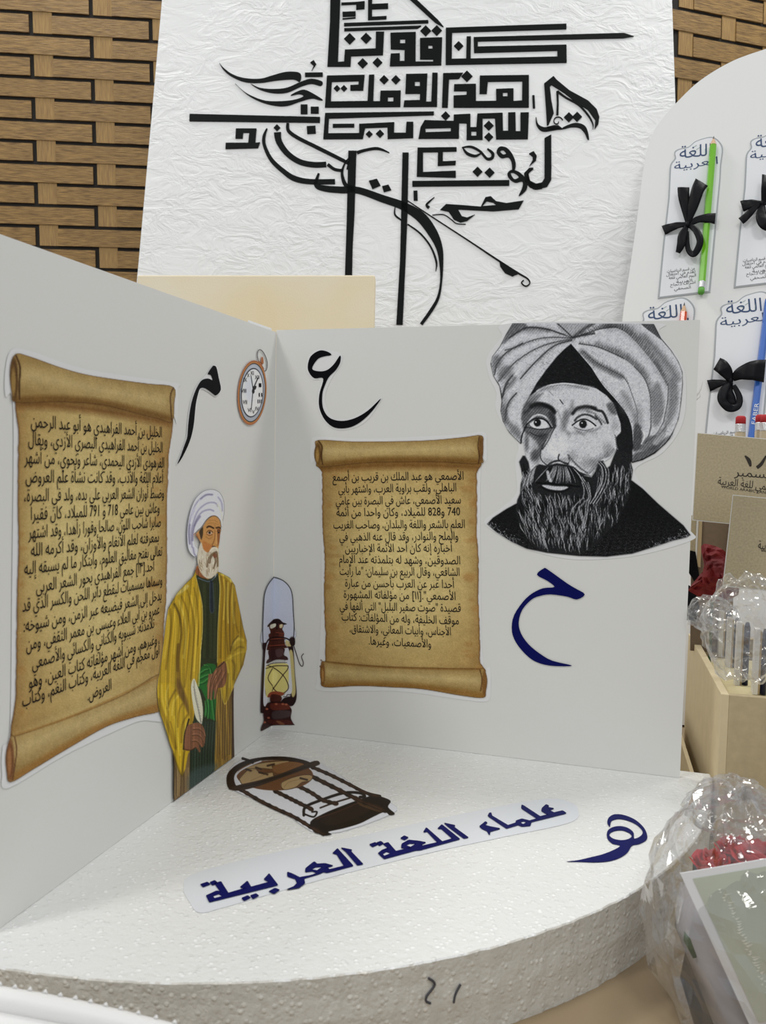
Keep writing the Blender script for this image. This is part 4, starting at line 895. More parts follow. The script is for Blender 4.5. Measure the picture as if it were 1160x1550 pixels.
    for (cr, x, y, rx, ry, v, al) in ((A, 560, 870, 60, 40, 110, .5), (A, 650, 1230, 50, 30, 60, .6), (A, 740, 1060, 30, 60, 60, .6), (A, 880, 1040, 30, 60, 100, .5), (A, 850, 1140, 25, 50, 110, .45), (A, 1010, 1190, 60, 22, 120, .5), (B, 90, 1190, 60, 20, 130, .4), (B, 300, 960, 35, 60, 90, .6), (B, 330, 1120, 30, 60, 120, .4),
                                      (Cc, 700, 240, 40, 22, 120, .5), (Cc, 950, 200, 40, 50, 130, .5), (Cc, 1080, 260, 60, 60, 135, .4), (D, 120, 260, 60, 50, 115, .5), (D, 260, 130, 50, 60, 120, .5), (Cc, 590, 200, 40, 60, 70, .6), (Cc, 500, 60, 18, 90, 70, .6), (Cc, 860, 230, 40, 18, 120, .5), (A, 700, 760, 120, 22, 120, .4), (A, 1000, 745, 130, 18, 130, .4), (A, 620, 930, 70, 26, 40, .5), (A, 1060, 960, 90, 24, 60, .4),
                                      (A, 300, 620, 60, 60, 100, .4), (A, 230, 500, 40, 60, 90, .4), (A, 280, 1000, 30, 120, 90, .5), (A, 380, 1180, 50, 60, 110, .5), (A, 560, 210, 120, 20, 110, .35), (B, 560, 1050, 40, 120, 110, .45), (B, 740, 960, 60, 150, 120, .4), (B, 880, 820, 40, 160, 120, .4), (B, 430, 900, 60, 100, 130, .4)):
        px_, py_ = cr([(x, y)])[0]
        cv.blob(px_, py_, rx / 6.444, ry / 6.444, g(v), al, hard=.8)
    g0 = cv.rng.randn(cv.h // 3 + 2, cv.w // 3 + 2); g1_ = np.kron(g0, np.ones((3, 3)))[:cv.h, :cv.w]
    g1_ = (g1_ + np.roll(g1_, 1, 0) + np.roll(g1_, 1, 1) + np.roll(g1_, 2, 0) + np.roll(g1_, 2, 1)) / 5
    cv.c = cv.c + (g1_ * np.clip(cv.c.mean(-1) / 255 - .1, 0, 1) * 9)[..., None]
    cv.grain(8.0)
    cv.c = np.where(cv.c < 186, 186 * np.clip(cv.c / 186, 0, 1) ** 1.3, cv.c)
    lum = np.clip(cv.c.mean(-1) / 255, 0, 1); wv = 1.2 * np.sin(X * .05 + 1) + 1.5 * np.sin(Y * .043)
    amp = np.clip(lum - .12, 0, 1) * np.clip(.74 - lum, 0, 1) * 190
    cv.c = np.clip(cv.c + (amp * np.sin(2 * math.pi * (X * .55 + Y * .45) / 2.3 + wv))[..., None], 0, 255)
    a0 = cv.a.copy(); cv.a = np.where(cv.Y < 489.6, 0, a0)
    film_under('sticker_film', PL_R, br, [(774, 489), (760, 510), (738, 540), (740, 568), (752, 595), (750, 615), (760, 640), (784, 672), (780, 700), (782, 745), (760, 768), (733, 790), (760, 812), (800, 832), (860, 846), (920, 846), (980, 838), (1047, 818), (1048, 806), (1010, 775), (966, 725), (966, 706), (1005, 684), (1034, 640), (1039, 580), (1030, 545), (998, 503), (993, 489)])
    return cv.sticker('portrait_sticker', PL_R, br, M_print, z=0.0006, ref=(190, 190, 186), label='black and white portrait print of a bearded person in a large turban')
portrait()
# ---------------------------------------------------------------- robed man print on the left card wall
def robed_man():
    cv = Canvas(226, 734, 378, 1222, 1.45, (190, 190, 190)); rg = random.Random(11)
    a = crop(270, 730, 9.69); b = crop(230, 860, 7.733); c = crop(230, 1020, 7.733)
    Y1, Y2, Y3, YD = (186, 160, 44), (160, 130, 30), (112, 88, 24), (64, 48, 20)
    # lower robe, dress
    robe = b([(495, 20), (470, 90), (380, 180), (280, 290), (180, 460), (150, 640), (125, 850), (95, 1080), (70, 1250), (55, 1300)]) + c([(45, 170), (50, 300), (75, 450), (130, 600), (200, 830), (228, 900), (238, 1100), (235, 1300), (240, 1510), (420, 1370), (720, 1140), (955, 970), (948, 700), (945, 300), (950, 130), (1010, 0)]) + b([(960, 1340), (1060, 1130), (1098, 950), (1100, 850), (1060, 700), (1010, 450), (960, 200), (900, 110), (800, 55), (760, 40)])
    cv.fill(robe, Y2, add=True, sm=False, soft=1.2)
    cv.fill(c([(238, 930), (235, 1300), (240, 1510), (430, 1365), (440, 900), (350, 1000)]), (112, 92, 56), sm=False)
    for i in range(10):
        x = 250 + i * 18; cv.stroke(c([(x, 1100), (x + 5, 1250), (x + rg.uniform(-6, 6), 1420)]), rg.choice([(150, 130, 80), (70, 54, 34), (134, 112, 66)]), rg.uniform(1, 2.4), a=.7, soft=1.5)
    cv.stroke(c([(236, 930), (240, 1100), (236, 1300), (240, 1510)]), (22, 16, 14), 2.2, a=.95)
    cv.fill(c([(730, 200), (945, 160), (948, 980), (720, 1145), (715, 900)]), (140, 112, 44), sm=False, soft=1)
    for i in range(14):
        x = 738 + i * 14.5; cv.stroke(c([(x + 10, 180), (x + 4, 600), (x, 960 + rg.uniform(-20, 60))]), [(168, 140, 52), (92, 70, 34), (150, 120, 44), (76, 56, 36)][i % 4], rg.uniform(1.0, 2.2), a=.75, soft=1.6)
    cv.stroke(c([(930, 170), (936, 500), (940, 980)]), (48, 32, 28), 4.0, a=.85, soft=2.5)
    # dark green dress
    dress = b([(505, 75), (530, 200), (575, 420), (582, 600), (575, 800), (560, 1000), (545, 1300)]) + c([(530, 100), (470, 560), (430, 900), (430, 1370), (720, 1140), (725, 800), (735, 400), (740, 120)]) + b([(755, 1300), (750, 1000), (755, 700), (780, 400), (780, 200), (762, 55), (640, 130)])
    cv.fill(dress, (38, 44, 26), sm=False, soft=1)
    for i in range(15):
        x = 590 + i * 12; cv.stroke(b([(x, 180), (x + 3, 560), (x - 2, 1050)]), rg.choice([(54, 64, 36), (24, 30, 18), (60, 70, 42)]), rg.uniform(.8, 1.8), a=.5, soft=1.6)
    for i in range(18):
        x = 440 + i * 16; cv.stroke(c([(x + 30, 560), (x + 6, 900), (x, 1330)]), [(22, 34, 26), (52, 70, 58), (30, 44, 36), (64, 84, 72)][i % 4], rg.uniform(.9, 1.8), a=.65, soft=1.4)
    cv.fill(c([(435, 1150), (715, 1050), (720, 1140), (430, 1370)]), (62, 78, 76), a=.55, soft=8)
    cv.stroke(b([(530, 115), (590, 140), (650, 155), (700, 130), (755, 65)]), (70, 86, 96), 1.5); cv.stroke(b([(682, 160), (680, 300), (688, 500)]), (24, 32, 44), 4.6, a=.9, soft=1); cv.stroke(b([(668, 170), (666, 460), (690, 522), (714, 470), (700, 170)]), (58, 74, 88), 1.0, a=.8)
    # green sash
    cv.fill(b([(545, 1200), (620, 1120), (720, 1125), (735, 1180), (680, 1250), (640, 1392), (525, 1392)]), (30, 86, 34), sm=True); cv.fill(c([(530, 0), (640, 0), (740, 120), (740, 330), (720, 540), (660, 520), (600, 480), (620, 300), (540, 120)]), (32, 96, 36), sm=False, soft=2)
    for P in (b([(600, 1130), (660, 1160), (680, 1250)]), b([(545, 1230), (600, 1190), (640, 1180)]), b([(540, 1290), (600, 1260), (650, 1240)]), b([(535, 1350), (590, 1330), (640, 1290)]), c([(640, 290), (650, 400), (640, 520)]), c([(690, 300), (700, 420), (715, 540)]), c([(610, 320), (620, 420), (610, 500)])):
        cv.stroke(P, (74, 140, 70), 1.6, a=.8, soft=1.4); cv.stroke([(x + 2.2, y + 1.5) for x, y in P], (16, 50, 22), 1.6, a=.7, soft=1.4)
    # robe body folds left panel
    lp = b([(495, 30), (500, 90), (530, 200), (572, 400), (580, 600), (575, 800), (555, 1000), (530, 1380)]) + c([(500, 100), (480, 300), (430, 500), (400, 430), (260, 200), (200, 100), (60, 100)]) + b([(60, 1270), (95, 1080), (130, 850), (150, 640), (180, 460), (280, 290), (380, 180), (470, 90)])
    cv.fill(lp, Y1, a=.55, sm=False, soft=2)
    for (P, w_, col) in ((b([(330, 330), (400, 500), (430, 750), (400, 1100), (370, 1390)]), 2.2, Y3), (b([(400, 260), (450, 450), (480, 700), (470, 1000), (440, 1300)]), 2.0, Y3), (b([(250, 420), (310, 560), (330, 760), (300, 1000), (290, 1200)]), 3.2, YD), (b([(300, 900), (290, 1100), (310, 1390)]), 6.0, (98, 74, 26)),
                          (b([(200, 480), (210, 700), (180, 950), (150, 1180)]), 2.4, Y3), (b([(480, 230), (520, 420), (530, 650), (520, 900)]), 1.8, Y3), (b([(360, 560), (370, 800), (350, 1000)]), 2.0, Y3),
                          (b([(300, 380), (360, 560), (385, 760), (360, 1050)]), 2.6, (206, 184, 74)), (b([(180, 560), (170, 800), (130, 1050)]), 2.2, (204, 180, 66)), (b([(440, 320), (500, 600), (500, 900), (480, 1200)]), 2.4, (204, 178, 60)), (b([(270, 300), (330, 270), (400, 210)]), 5.0, (196, 186, 104)), (b([(240, 480), (265, 700), (240, 1000)]), 2.2, (200, 174, 58))):
        cv.stroke(P, col, w_, a=.7, soft=2.4)
    cv.stroke(b([(500, 90), (530, 200), (574, 400), (582, 600), (575, 800), (556, 1000), (535, 1380)]), (206, 196, 110), 1.2, a=.9)
    cv.stroke(b([(508, 95), (538, 210), (584, 420), (590, 600), (583, 800), (564, 1000)]), (26, 28, 16), 1.6, a=.7)
    cv.stroke(b([(178, 470), (280, 290), (380, 180), (470, 90), (494, 20)]), (60, 66, 40), 1.1, a=.9)
    # right panel folds
    for (P, w_, col) in ((b([(800, 100), (820, 300), (800, 700), (790, 1050)]), 2.4, Y3), (b([(860, 150), (850, 500), (860, 800), (880, 1000)]), 1.8, Y3), (b([(920, 160), (900, 400), (900, 700), (905, 960)]), 2.6, (92, 70, 22)), (b([(960, 400), (960, 600), (1000, 760)]), 2.0, Y3), (b([(880, 170), (870, 400), (880, 640)]), 1.8, (206, 190, 84)), (b([(830, 130), (845, 300), (825, 600)]), 1.6, (200, 180, 70)), (b([(940, 200), (930, 420), (950, 640)]), 3.4, (196, 172, 60)), (b([(800, 60), (860, 90), (920, 150)]), 5, (190, 180, 80))):
        cv.stroke(P, col, w_, a=.75, soft=2)
    cv.stroke(b([(775, 90), (786, 250), (775, 450), (762, 700), (756, 950), (755, 1100)]), (200, 186, 90), 1.3, a=.9)
    cv.stroke(b([(765, 45), (850, 75), (930, 140), (970, 230), (1012, 450), (1060, 700), (1100, 860), (1098, 960)]), (66, 64, 42), 1.1, a=.8)
    # right sleeve
    slv = b([(1010, 760), (1060, 830), (1098, 930), (1060, 1130), (960, 1340)]) + c([(1010, 0), (950, 130), (870, 300), (838, 355), (800, 240), (795, 140), (860, 60)]) + b([(870, 1250), (850, 1110), (825, 1080), (900, 1010), (940, 900)])
    cv.fill(slv, (172, 146, 40), sm=False, soft=1.5)
    for (P, w_, col) in ((b([(930, 900), (990, 830), (1050, 840)]), 4, (204, 182, 66)), (b([(960, 960), (1010, 920), (1060, 930)]), 2.5, (120, 96, 26)), (b([(880, 1060), (960, 1010), (1040, 980)]), 2.5, (200, 176, 60)), (b([(860, 1100), (890, 1250), (890, 1390)]), 2.4, (204, 184, 72)), (b([(930, 1080), (960, 1150), (940, 1300)]), 3, (126, 102, 26)), (c([(880, 0), (870, 150), (845, 330)]), 2.4, (120, 96, 28)), (b([(905, 1000), (930, 880), (1000, 790)]), 1.6, (70, 54, 20)), (b([(1080, 1000), (1040, 1150), (970, 1320)]), 3, (120, 98, 30))):
        cv.stroke(P, col, w_, a=.75, soft=2)
    cv.stroke(c([(795, 150), (805, 240), (838, 352), (880, 290), (950, 130)]), (196, 176, 70), 1.2, a=.85)
    # right hand
    SK, SD, SL = (124, 84, 54), (66, 40, 26), (162, 116, 80)
    cv.fill(b([(825, 1090), (860, 1130), (865, 1260), (820, 1392), (640, 1392), (660, 1310), (740, 1170)]), SK, soft=1.2); cv.fill(c([(650, 0), (860, 0), (850, 50), (790, 120), (760, 160), (730, 290), (712, 295), (715, 200), (700, 180), (690, 300), (670, 305), (670, 200), (655, 290), (634, 295), (636, 150)]), SK, sm=False, soft=1.2)
    for P in (b([(740, 1200), (690, 1300), (660, 1390)]), b([(790, 1190), (740, 1300), (700, 1392)]), b([(830, 1220), (790, 1320), (760, 1392)])): cv.stroke(P, SL, 1.6, a=.7, soft=1.4); cv.stroke([(x + 2.4, y) for x, y in P], SD, 1.2, a=.7, soft=1.4)
    for P in (c([(690, 0), (655, 120), (645, 290)]), c([(740, 20), (695, 130), (680, 300)]), c([(790, 60), (740, 170), (722, 290)])): cv.stroke(P, SL, 1.5, a=.7); cv.stroke([(x + 1.9, y) for x, y in P], SD, 1.2, a=.8)
    cv.stroke(b([(760, 1160), (800, 1130), (832, 1095)]), (30, 20, 14), 1.6, a=.8)
    # left sleeve
    sl2 = c([(60, 100), (200, 100), (262, 190), (300, 240), (350, 330), (430, 500), (425, 540), (380, 700), (370, 900), (415, 900), (380, 1100), (340, 1200), (290, 1120), (230, 900), (200, 830), (130, 600), (75, 450), (48, 300), (45, 170)])
    cv.fill(sl2, (182, 154, 34), sm=False, soft=1.4)
    for (P, w_, col) in ((c([(60, 300), (120, 480), (200, 680), (260, 860)]), 5, (140, 114, 26)), (c([(260, 190), (200, 300), (170, 400)]), 3, (116, 92, 26)), (c([(300, 250), (240, 330), (220, 480)]), 3.0, (206, 184, 66)), (c([(340, 350), (300, 450), (290, 620)]), 2.4, (128, 102, 24)), (c([(400, 480), (340, 600), (330, 800)]), 2.6, (120, 96, 22)), (c([(410, 530), (360, 700), (350, 900)]), 1.6, (206, 186, 70)),
                          (c([(250, 500), (280, 700), (310, 950)]), 3, (206, 182, 52)), (c([(100, 130), (110, 300), (160, 480)]), 2.6, (204, 180, 60)), (c([(180, 130), (150, 260), (180, 420)]), 2.4, (206, 184, 70)), (c([(230, 900), (290, 1080), (340, 1190)]), 1.8, (120, 96, 24)), (c([(340, 1190), (350, 1050), (370, 900)]), 2.2, (96, 74, 24)), (c([(200, 560), (240, 700), (270, 880)]), 2, (128, 102, 22))):
        cv.stroke(P, col, w_, a=.75, soft=2)
    cv.stroke(c([(44, 170), (50, 300), (78, 450), (132, 600), (200, 830), (230, 900), (290, 1110), (340, 1200)]), (84, 74, 30), 1.1, a=.85)
    cv.fill(c([(300, 60), (400, 300), (420, 480), (350, 330), (290, 230), (270, 100)]), (92, 68, 30), a=.8, soft=4)
    cv.stroke(c([(420, 530), (400, 600), (370, 720), (358, 880)]), (30, 20, 12), 2.6, a=.9)
    # quill
    cv.fill(c([(480, 55), (505, 100), (560, 260), (585, 430), (572, 580), (540, 565), (500, 510), (470, 380), (445, 180), (455, 90)]), (196, 194, 168), soft=1)
    cv.stroke(c([(480, 80), (490, 250), (530, 420), (560, 580)]), (110, 104, 96), 1.1, a=.8)
    for i in range(12):
        x, y = c([(470 + i * 7, 150 + i * 34)])[0]; cv.stroke([(x, y), (x + 3.2, y + 5)], (120, 116, 108), 1.0, a=.7, sm=False)
    # left fist
    cv.fill(c([(400, 610), (450, 585), (530, 570), (590, 620), (612, 720), (600, 830), (570, 860), (540, 830), (555, 900), (540, 915), (500, 860), (440, 890), (370, 885), (372, 740)]), SK, soft=1.1)
    for P in (c([(470, 650), (540, 650), (590, 690), (610, 740)]), c([(460, 720), (530, 720), (580, 770), (600, 820)]), c([(460, 790), (510, 790), (550, 830), (570, 860)])): cv.stroke(P, SD, 1.3, a=.8, soft=1.3); cv.stroke([(x, y - 2) for x, y in P], SL, 1.6, a=.6, soft=1.6)
    cv.stroke(c([(370, 880), (440, 892), (500, 860)]), SD, 1.6, a=.8)
    # head: turban
    tb_ = a([(250, 1090), (200, 1085), (130, 990), (108, 820), (115, 650), (150, 450), (220, 260), (320, 150), (420, 107), (520, 110), (600, 160), (650, 270), (660, 420), (640, 560), (618, 660), (560, 520), (480, 490), (400, 540), (330, 640), (230, 740), (210, 830), (230, 930), (270, 980)])
    cv.fill(tb_, (198, 199, 206), add=True, soft=1.1)
    for (P, w_, al) in ((a([(150, 900), (140, 700), (180, 480), (260, 300), (380, 190), (480, 180)]), 2.4, .75), (a([(185, 950), (170, 760), (200, 600), (270, 420), (400, 310), (520, 300), (560, 350)]), 1.6, .6), (a([(215, 640), (260, 520), (340, 430), (440, 400), (500, 420)]), 1.8, .6), (a([(190, 850), (200, 700), (240, 590), (300, 500)]), 2.6, .7), (a([(570, 220), (620, 300), (630, 420)]), 1.8, .5), (a([(200, 960), (215, 1040), (240, 1080)]), 2, .6)):
        cv.stroke(P, (92, 86, 112), w_, a=al, soft=2.2)
    cv.stroke(a([(160, 600), (200, 420), (300, 260)]), (226, 227, 232), 2, a=.7, soft=2); cv.stroke(a([(560, 330), (620, 460), (615, 600)]), (196, 196, 168), 3, a=.6, soft=3)
    lo = tb_[:14]; cv.stroke(lo, (66, 64, 62), 0.9, a=.85)
    # face
    cv.fill(a([(250, 1230), (240, 1330), (330, 1400), (430, 1410), (320, 1330), (290, 1230)]), (134, 82, 46), add=True)
    cv.fill(a([(335, 660), (400, 560), (470, 500), (540, 500), (590, 560), (612, 680), (600, 760), (585, 900), (570, 980), (560, 1080), (420, 1060), (330, 960), (300, 860), (240, 760)]), (178, 130, 74), add=True)
    cv.fill(a([(210, 760), (245, 745), (285, 790), (300, 900), (285, 970), (250, 940), (220, 860)]), (164, 110, 66)); cv.fill(a([(235, 790), (265, 800), (280, 900), (260, 920), (240, 860)]), (92, 52, 28), a=.9)
    cv.fill(a([(290, 720), (340, 640), (345, 760), (320, 840), (300, 780)]), (46, 38, 28), a=.9, soft=1.5)
    cv.fill(a([(345, 860), (430, 900), (500, 960), (420, 1040), (350, 980)]), (168, 104, 54), a=.8, soft=2.5); cv.fill(a([(550, 680), (605, 700), (595, 850), (560, 930), (545, 800)]), (122, 74, 40), a=.85, soft=2)
    cv.stroke(a([(405, 660), (440, 645), (500, 672)]), (44, 26, 16), 2.4, a=.95, soft=1.2); cv.stroke(a([(540, 668), (580, 660), (610, 680)]), (44, 26, 16), 2.2, a=.9, soft=1.2)
    cv.stroke(a([(400, 735), (430, 705), (470, 715), (490, 735)]), (70, 40, 24), 1.1); cv.fill(a([(410, 745), (440, 720), (480, 740), (450, 765)]), (182, 160, 140), soft=.8); cv.blob(*a([(442, 738)])[0], 1.8, 2.0, (30, 20, 16), 1, hard=.3); cv.stroke(a([(400, 760), (440, 780), (480, 765)]), (104, 62, 34), 1.2, a=.8)
    cv.stroke(a([(545, 720), (575, 700), (600, 715)]), (60, 34, 20), 1.1); cv.blob(*a([(575, 735)])[0], 1.6, 1.6, (36, 24, 18), 1, hard=.3); cv.stroke(a([(390, 800), (440, 830), (480, 800)]), (140, 92, 50), 1.2, a=.7)
    cv.stroke(a([(525, 700), (520, 800), (500, 880), (480, 920), (505, 950)]), (110, 66, 36), 1.3, a=.75, soft=1.3); cv.stroke(a([(540, 700), (545, 820), (548, 900)]), (206, 160, 96), 2.2, a=.7, soft=1.8); cv.blob(*a([(505, 945)])[0], 3, 1.2, (40, 22, 16), .9)
    for P in (a([(430, 560), (500, 555), (560, 580)]), a([(420, 600), (500, 600), (570, 620)]), a([(520, 620), (522, 660)])): cv.stroke(P, (136, 92, 48), 0.9, a=.55)
    cv.stroke(a([(330, 650), (400, 550), (470, 498), (540, 498), (595, 560), (612, 660)]), (74, 50, 30), 1.1, a=.8)
    # beard
    cv.fill(a([(285, 960), (320, 880), (350, 980), (420, 1030), (470, 960), (520, 950), (570, 990), (585, 1100), (580, 1260), (540, 1340), (460, 1410), (380, 1395), (310, 1320), (270, 1200), (262, 1080)]), (190, 182, 160), add=True, soft=1.4)
    for i in range(70):
        x = rg.uniform(285, 570); y = rg.uniform(1000, 1280); l = rg.uniform(50, 120)
        cv.stroke(a([(x, y), (x + rg.uniform(-12, 6), y + l / 2), (x + (430 - x) * .15, y + l)]), rg.choice([(220, 216, 200), (150, 132, 104), (210, 200, 176), (120, 96, 68)]), rg.uniform(.6, 1.2), a=.6)
    for P in (a([(540, 1020), (480, 1050), (430, 1120), (405, 1240)]), a([(520, 1040), (470, 1090), (440, 1180)]), a([(545, 1030), (560, 1120), (560, 1230)]), a([(510, 1060), (530, 1160), (500, 1260)])): cv.stroke(P, (84, 62, 38), 2.4, a=.75, soft=1.6)
    cv.fill(a([(490, 1060), (530, 1040), (550, 1090), (510, 1110)]), (110, 62, 40), a=.8); cv.stroke(a([(450, 1010), (490, 965), (540, 960), (565, 1000)]), (206, 196, 172), 2.2, a=.9)
    S_ = cv.X + 0.10 * (cv.Y - 900) * np.sign(cv.X - 300) * -0.4 + 2.2 * np.sin(cv.Y * .02)
    fo = sum(a_ * np.sin(S_ * f_ + p_ + .6 * np.sin(cv.Y * q_)) for a_, f_, p_, q_ in ((.5, .55, 0, .021), (.4, 1.05, 2, .033), (.3, 1.9, 4, .05)))
    yel = (cv.c[..., 0] > 90) & (cv.c[..., 2] < 90) & (cv.c[..., 1] > 70) & (cv.Y > 860)
    cv.c = cv.c * (1 + 0.16 * (fo - .12) * yel)[..., None]
    cv.c[..., 0] *= np.where(yel, .97, 1); cv.c[..., 1] *= np.where(yel, .95, 1)
    cv.grain(4.0)
    uv = PL_L.hits(cv.X, cv.Y)[1]
    return cv.sticker('robed_person_sticker', PL_L, bl, M_print, z=0.0011, ref=(192, 192, 187), mask=(uv > 0.001), label='printed person in yellow robe and white turban holding a quill')
robed_man()
# ---------------------------------------------------------------- pocket watch print
def watch():
    cv = Canvas(352, 524, 410, 650, 2.0, (190, 190, 190)); a = crop(350, 480, 7.046)
    OR, OD = (150, 92, 54), (84, 48, 28)
    cv.stroke(a([(290, 480), (275, 420), (280, 365), (305, 348), (340, 380), (372, 450), (380, 520), (365, 570), (345, 575)]), (34, 28, 24), 1.3, add=True)
    cv.fill(a([(315, 430), (335, 430), (342, 490), (325, 510), (345, 550), (330, 580), (280, 510), (285, 465), (310, 480)]), OR, add=True); cv.stroke(a([(285, 465), (325, 500), (340, 560)]), OD, 1.0)
    ell = lambda cx, cy, rx, ry, ang=0.06: a([(cx + rx * math.cos(t) - ang * ry * math.sin(t), cy + ry * math.sin(t)) for t in [i * math.pi / 20 for i in range(40)]])
    cv.fill(ell(218, 806, 155, 346), OR, sm=False, add=True); cv.fill(ell(220, 806, 145, 326), (176, 118, 60), sm=False); cv.fill(ell(220, 806, 138, 316), (30, 30, 32), sm=False); cv.fill(ell(220, 806, 132, 306), (150, 154, 160), sm=False)
    cv.fill(ell(215, 780, 110, 270), (176, 180, 186), sm=False, a=.6, soft=6); cv.fill(ell(218, 806, 120, 264), (34, 34, 38), sm=False); cv.fill(ell(220, 806, 112, 252), (204, 206, 208), sm=False)
    cv.fill(a([(140, 700), (220, 660), (215, 900), (150, 860)]), (176, 180, 184), a=.5, soft=9)
    for p, q in (((232, 790), (205, 625)), ((225, 800), (208, 985))): cv.stroke(a([p, q]), (26, 26, 26), 1.1, sm=False)
    cv.stroke(a([(232, 770), (245, 730), (262, 690), (280, 650)]), (26, 26, 26), 1.6); cv.fill(a([(225, 740), (262, 735), (255, 770), (228, 775)]), (26, 26, 26)); cv.blob(*a([(230, 790)])[0], 2, 3.6, (22, 22, 22), 1, hard=.3)
    o = cv.sticker('pocket_watch_sticker', PL_L, bl, M_print, z=0.0006, ref=(190, 190, 186), label='printed bronze pocket watch with roman numerals')
    mb = MB()
    for n, (x, y, s_) in enumerate(((300, 725, 'I'), (305, 828, 'II'), (298, 898, 'III'), (270, 975, 'IV'), (230, 1010, 'V'), (186, 990, 'VI'), (138, 905, 'VII'), (124, 785, 'VIII'), (142, 668, 'IX'), (174, 620, 'X'), (214, 595, 'XI'), (268, 640, 'XII'))):
        hw = 8 + 5 * len(s_)
        put_text(mb, s_, PL_L, a([(x - hw, y)])[0], a([(x + hw, y)])[0], 0.0052, 0.0004, mid=0.35, offset=0.0, arabic=False)
    mb.build('roman_numerals', M_ink, o, PL_L.M @ Matrix.Translation((0, 0, 0.0006)))
watch()
# ---------------------------------------------------------------- lantern print folded into the corner
def lantern():
    cv = Canvas(390, 868, 466, 1112, 2.0, (190, 190, 190)); a = crop(380, 860, 5.96); K, BR, RD, GL = (34, 20, 20), (66, 34, 26), (92, 44, 30), (190, 180, 112)
    cv.fill(a([(204, 80), (130, 190), (112, 300), (104, 500), (106, 690), (390, 640), (390, 500), (376, 240), (320, 135)]), (176, 180, 190), add=True, soft=2)
    for P in (a([(106, 690), (102, 560), (108, 380), (118, 240), (150, 150), (204, 80)]), a([(204, 80), (290, 110), (350, 170), (376, 250), (384, 400), (392, 520), (386, 640)])): cv.stroke(P, (26, 24, 26), 1.25, add=True)
    cv.stroke(a([(385, 690), (410, 770), (440, 860), (465, 884), (474, 850), (458, 800), (475, 772)]), (40, 26, 26), 1.4, add=True)
    cv.fill(a([(380, 690), (400, 950), (415, 1150), (390, 1230), (345, 1245), (250, 1230), (240, 1190), (330, 1160), (360, 1130), (345, 900), (335, 700)]), K, add=True)
    cv.fill(a([(345, 760), (380, 760), (400, 1000), (404, 1130), (370, 1150), (352, 950)]), (172, 160, 106), soft=1.5); cv.fill(a([(300, 720), (345, 735), (365, 950), (370, 1120), (300, 1170), (270, 1195), (330, 1060)]), (186, 187, 190), add=True)
    cv.fill(a([(110, 690), (135, 690), (128, 900), (112, 1100), (108, 1200), (130, 1260), (135, 1300), (92, 1308), (82, 1270), (92, 1000), (104, 800)]), K, add=True)
    cv.fill(a([(130, 720), (165, 720), (150, 850), (130, 1000), (125, 1130), (150, 1170), (135, 1240), (108, 1220), (114, 1000)]), (186, 187, 190), add=True)
    cv.fill(a([(145, 520), (180, 480), (210, 460), (255, 458), (290, 488), (318, 498), (312, 508), (165, 528)]), K, add=True); cv.fill(a([(165, 510), (290, 505), (285, 550), (300, 580), (302, 640), (315, 700), (340, 715), (160, 740), (140, 720), (160, 650), (155, 600), (172, 580)]), BR, add=True)
    cv.fill(a([(172, 512), (224, 498), (222, 528), (175, 545)]), (190, 188, 170)); cv.fill(a([(262, 510), (288, 506), (284, 535), (262, 538)]), (192, 178, 140)); cv.stroke(a([(240, 500), (236, 545)]), K, 3)
    for P in (a([(230, 580), (300, 590)]), a([(160, 640), (310, 632)]), a([(165, 700), (320, 690)])): cv.stroke(P, (110, 54, 38), 1.5, sm=False); cv.stroke([(x, y + 2) for x, y in P], K, 1.0, sm=False)
    cv.fill(a([(255, 590), (290, 590), (290, 630), (260, 630)]), RD, a=.8); cv.fill(a([(315, 650), (345, 660), (365, 700), (340, 705), (318, 690)]), (190, 176, 120), a=.9, add=True)
    cv.stroke(a([(130, 690), (160, 640), (230, 622), (320, 632), (370, 665)]), K, 2.0, add=True); cv.blob(*a([(375, 655)])[0], 4, 6, K, 1); cv.fill(a([(350, 635), (395, 630), (398, 690), (365, 700)]), K, add=True); cv.fill(a([(100, 680), (128, 680), (128, 740), (104, 735)]), K, add=True)
    cv.fill(a([(160, 735), (300, 720), (298, 780), (328, 800), (330, 828), (230, 825), (140, 860), (142, 830), (160, 810)]), (54, 32, 30), add=True); cv.fill(a([(225, 735), (290, 730), (285, 790), (235, 800)]), (84, 62, 60), a=.7)
    cv.stroke(a([(140, 872), (200, 845), (325, 842)]), (196, 196, 190), 1.2, add=True); cv.stroke(a([(136, 880), (200, 855), (325, 850)]), K, .8, add=True)
    cv.fill(a([(138, 885), (200, 862), (320, 858), (340, 900), (342, 1000), (335, 1080), (290, 1140), (150, 1165), (128, 1120), (120, 1020), (130, 930)]), GL, add=True); cv.fill(a([(190, 930), (240, 940), (230, 1040), (190, 1040)]), (208, 200, 140), a=.6, soft=4)
    for P in (a([(132, 905), (180, 890), (230, 880), (320, 880), (338, 885), (330, 915), (290, 965), (230, 1050), (188, 1105)]), a([(150, 880), (200, 895), (260, 935), (310, 990), (340, 1060), (330, 1100), (290, 1130)]), a([(190, 905), (150, 990), (190, 1060), (230, 1110), (290, 1130)])): cv.stroke(P, (40, 24, 24), 1.2, add=True)
    cv.fill(a([(170, 1120), (230, 1110), (300, 1125), (280, 1150), (180, 1165), (145, 1160)]), (128, 66, 44), add=True); cv.fill(a([(180, 1140), (270, 1150), (270, 1200), (180, 1220)]), BR, add=True); cv.stroke(a([(298, 1160), (325, 1155), (330, 1140), (365, 1140)]), K, 1.0, add=True)
    cv.fill(a([(160, 1210), (240, 1200), (320, 1215), (345, 1240), (370, 1280), (362, 1350), (385, 1400), (386, 1415), (205, 1418), (150, 1440), (88, 1470), (90, 1430), (112, 1380), (108, 1310), (130, 1240)]), (44, 22, 20), add=True)
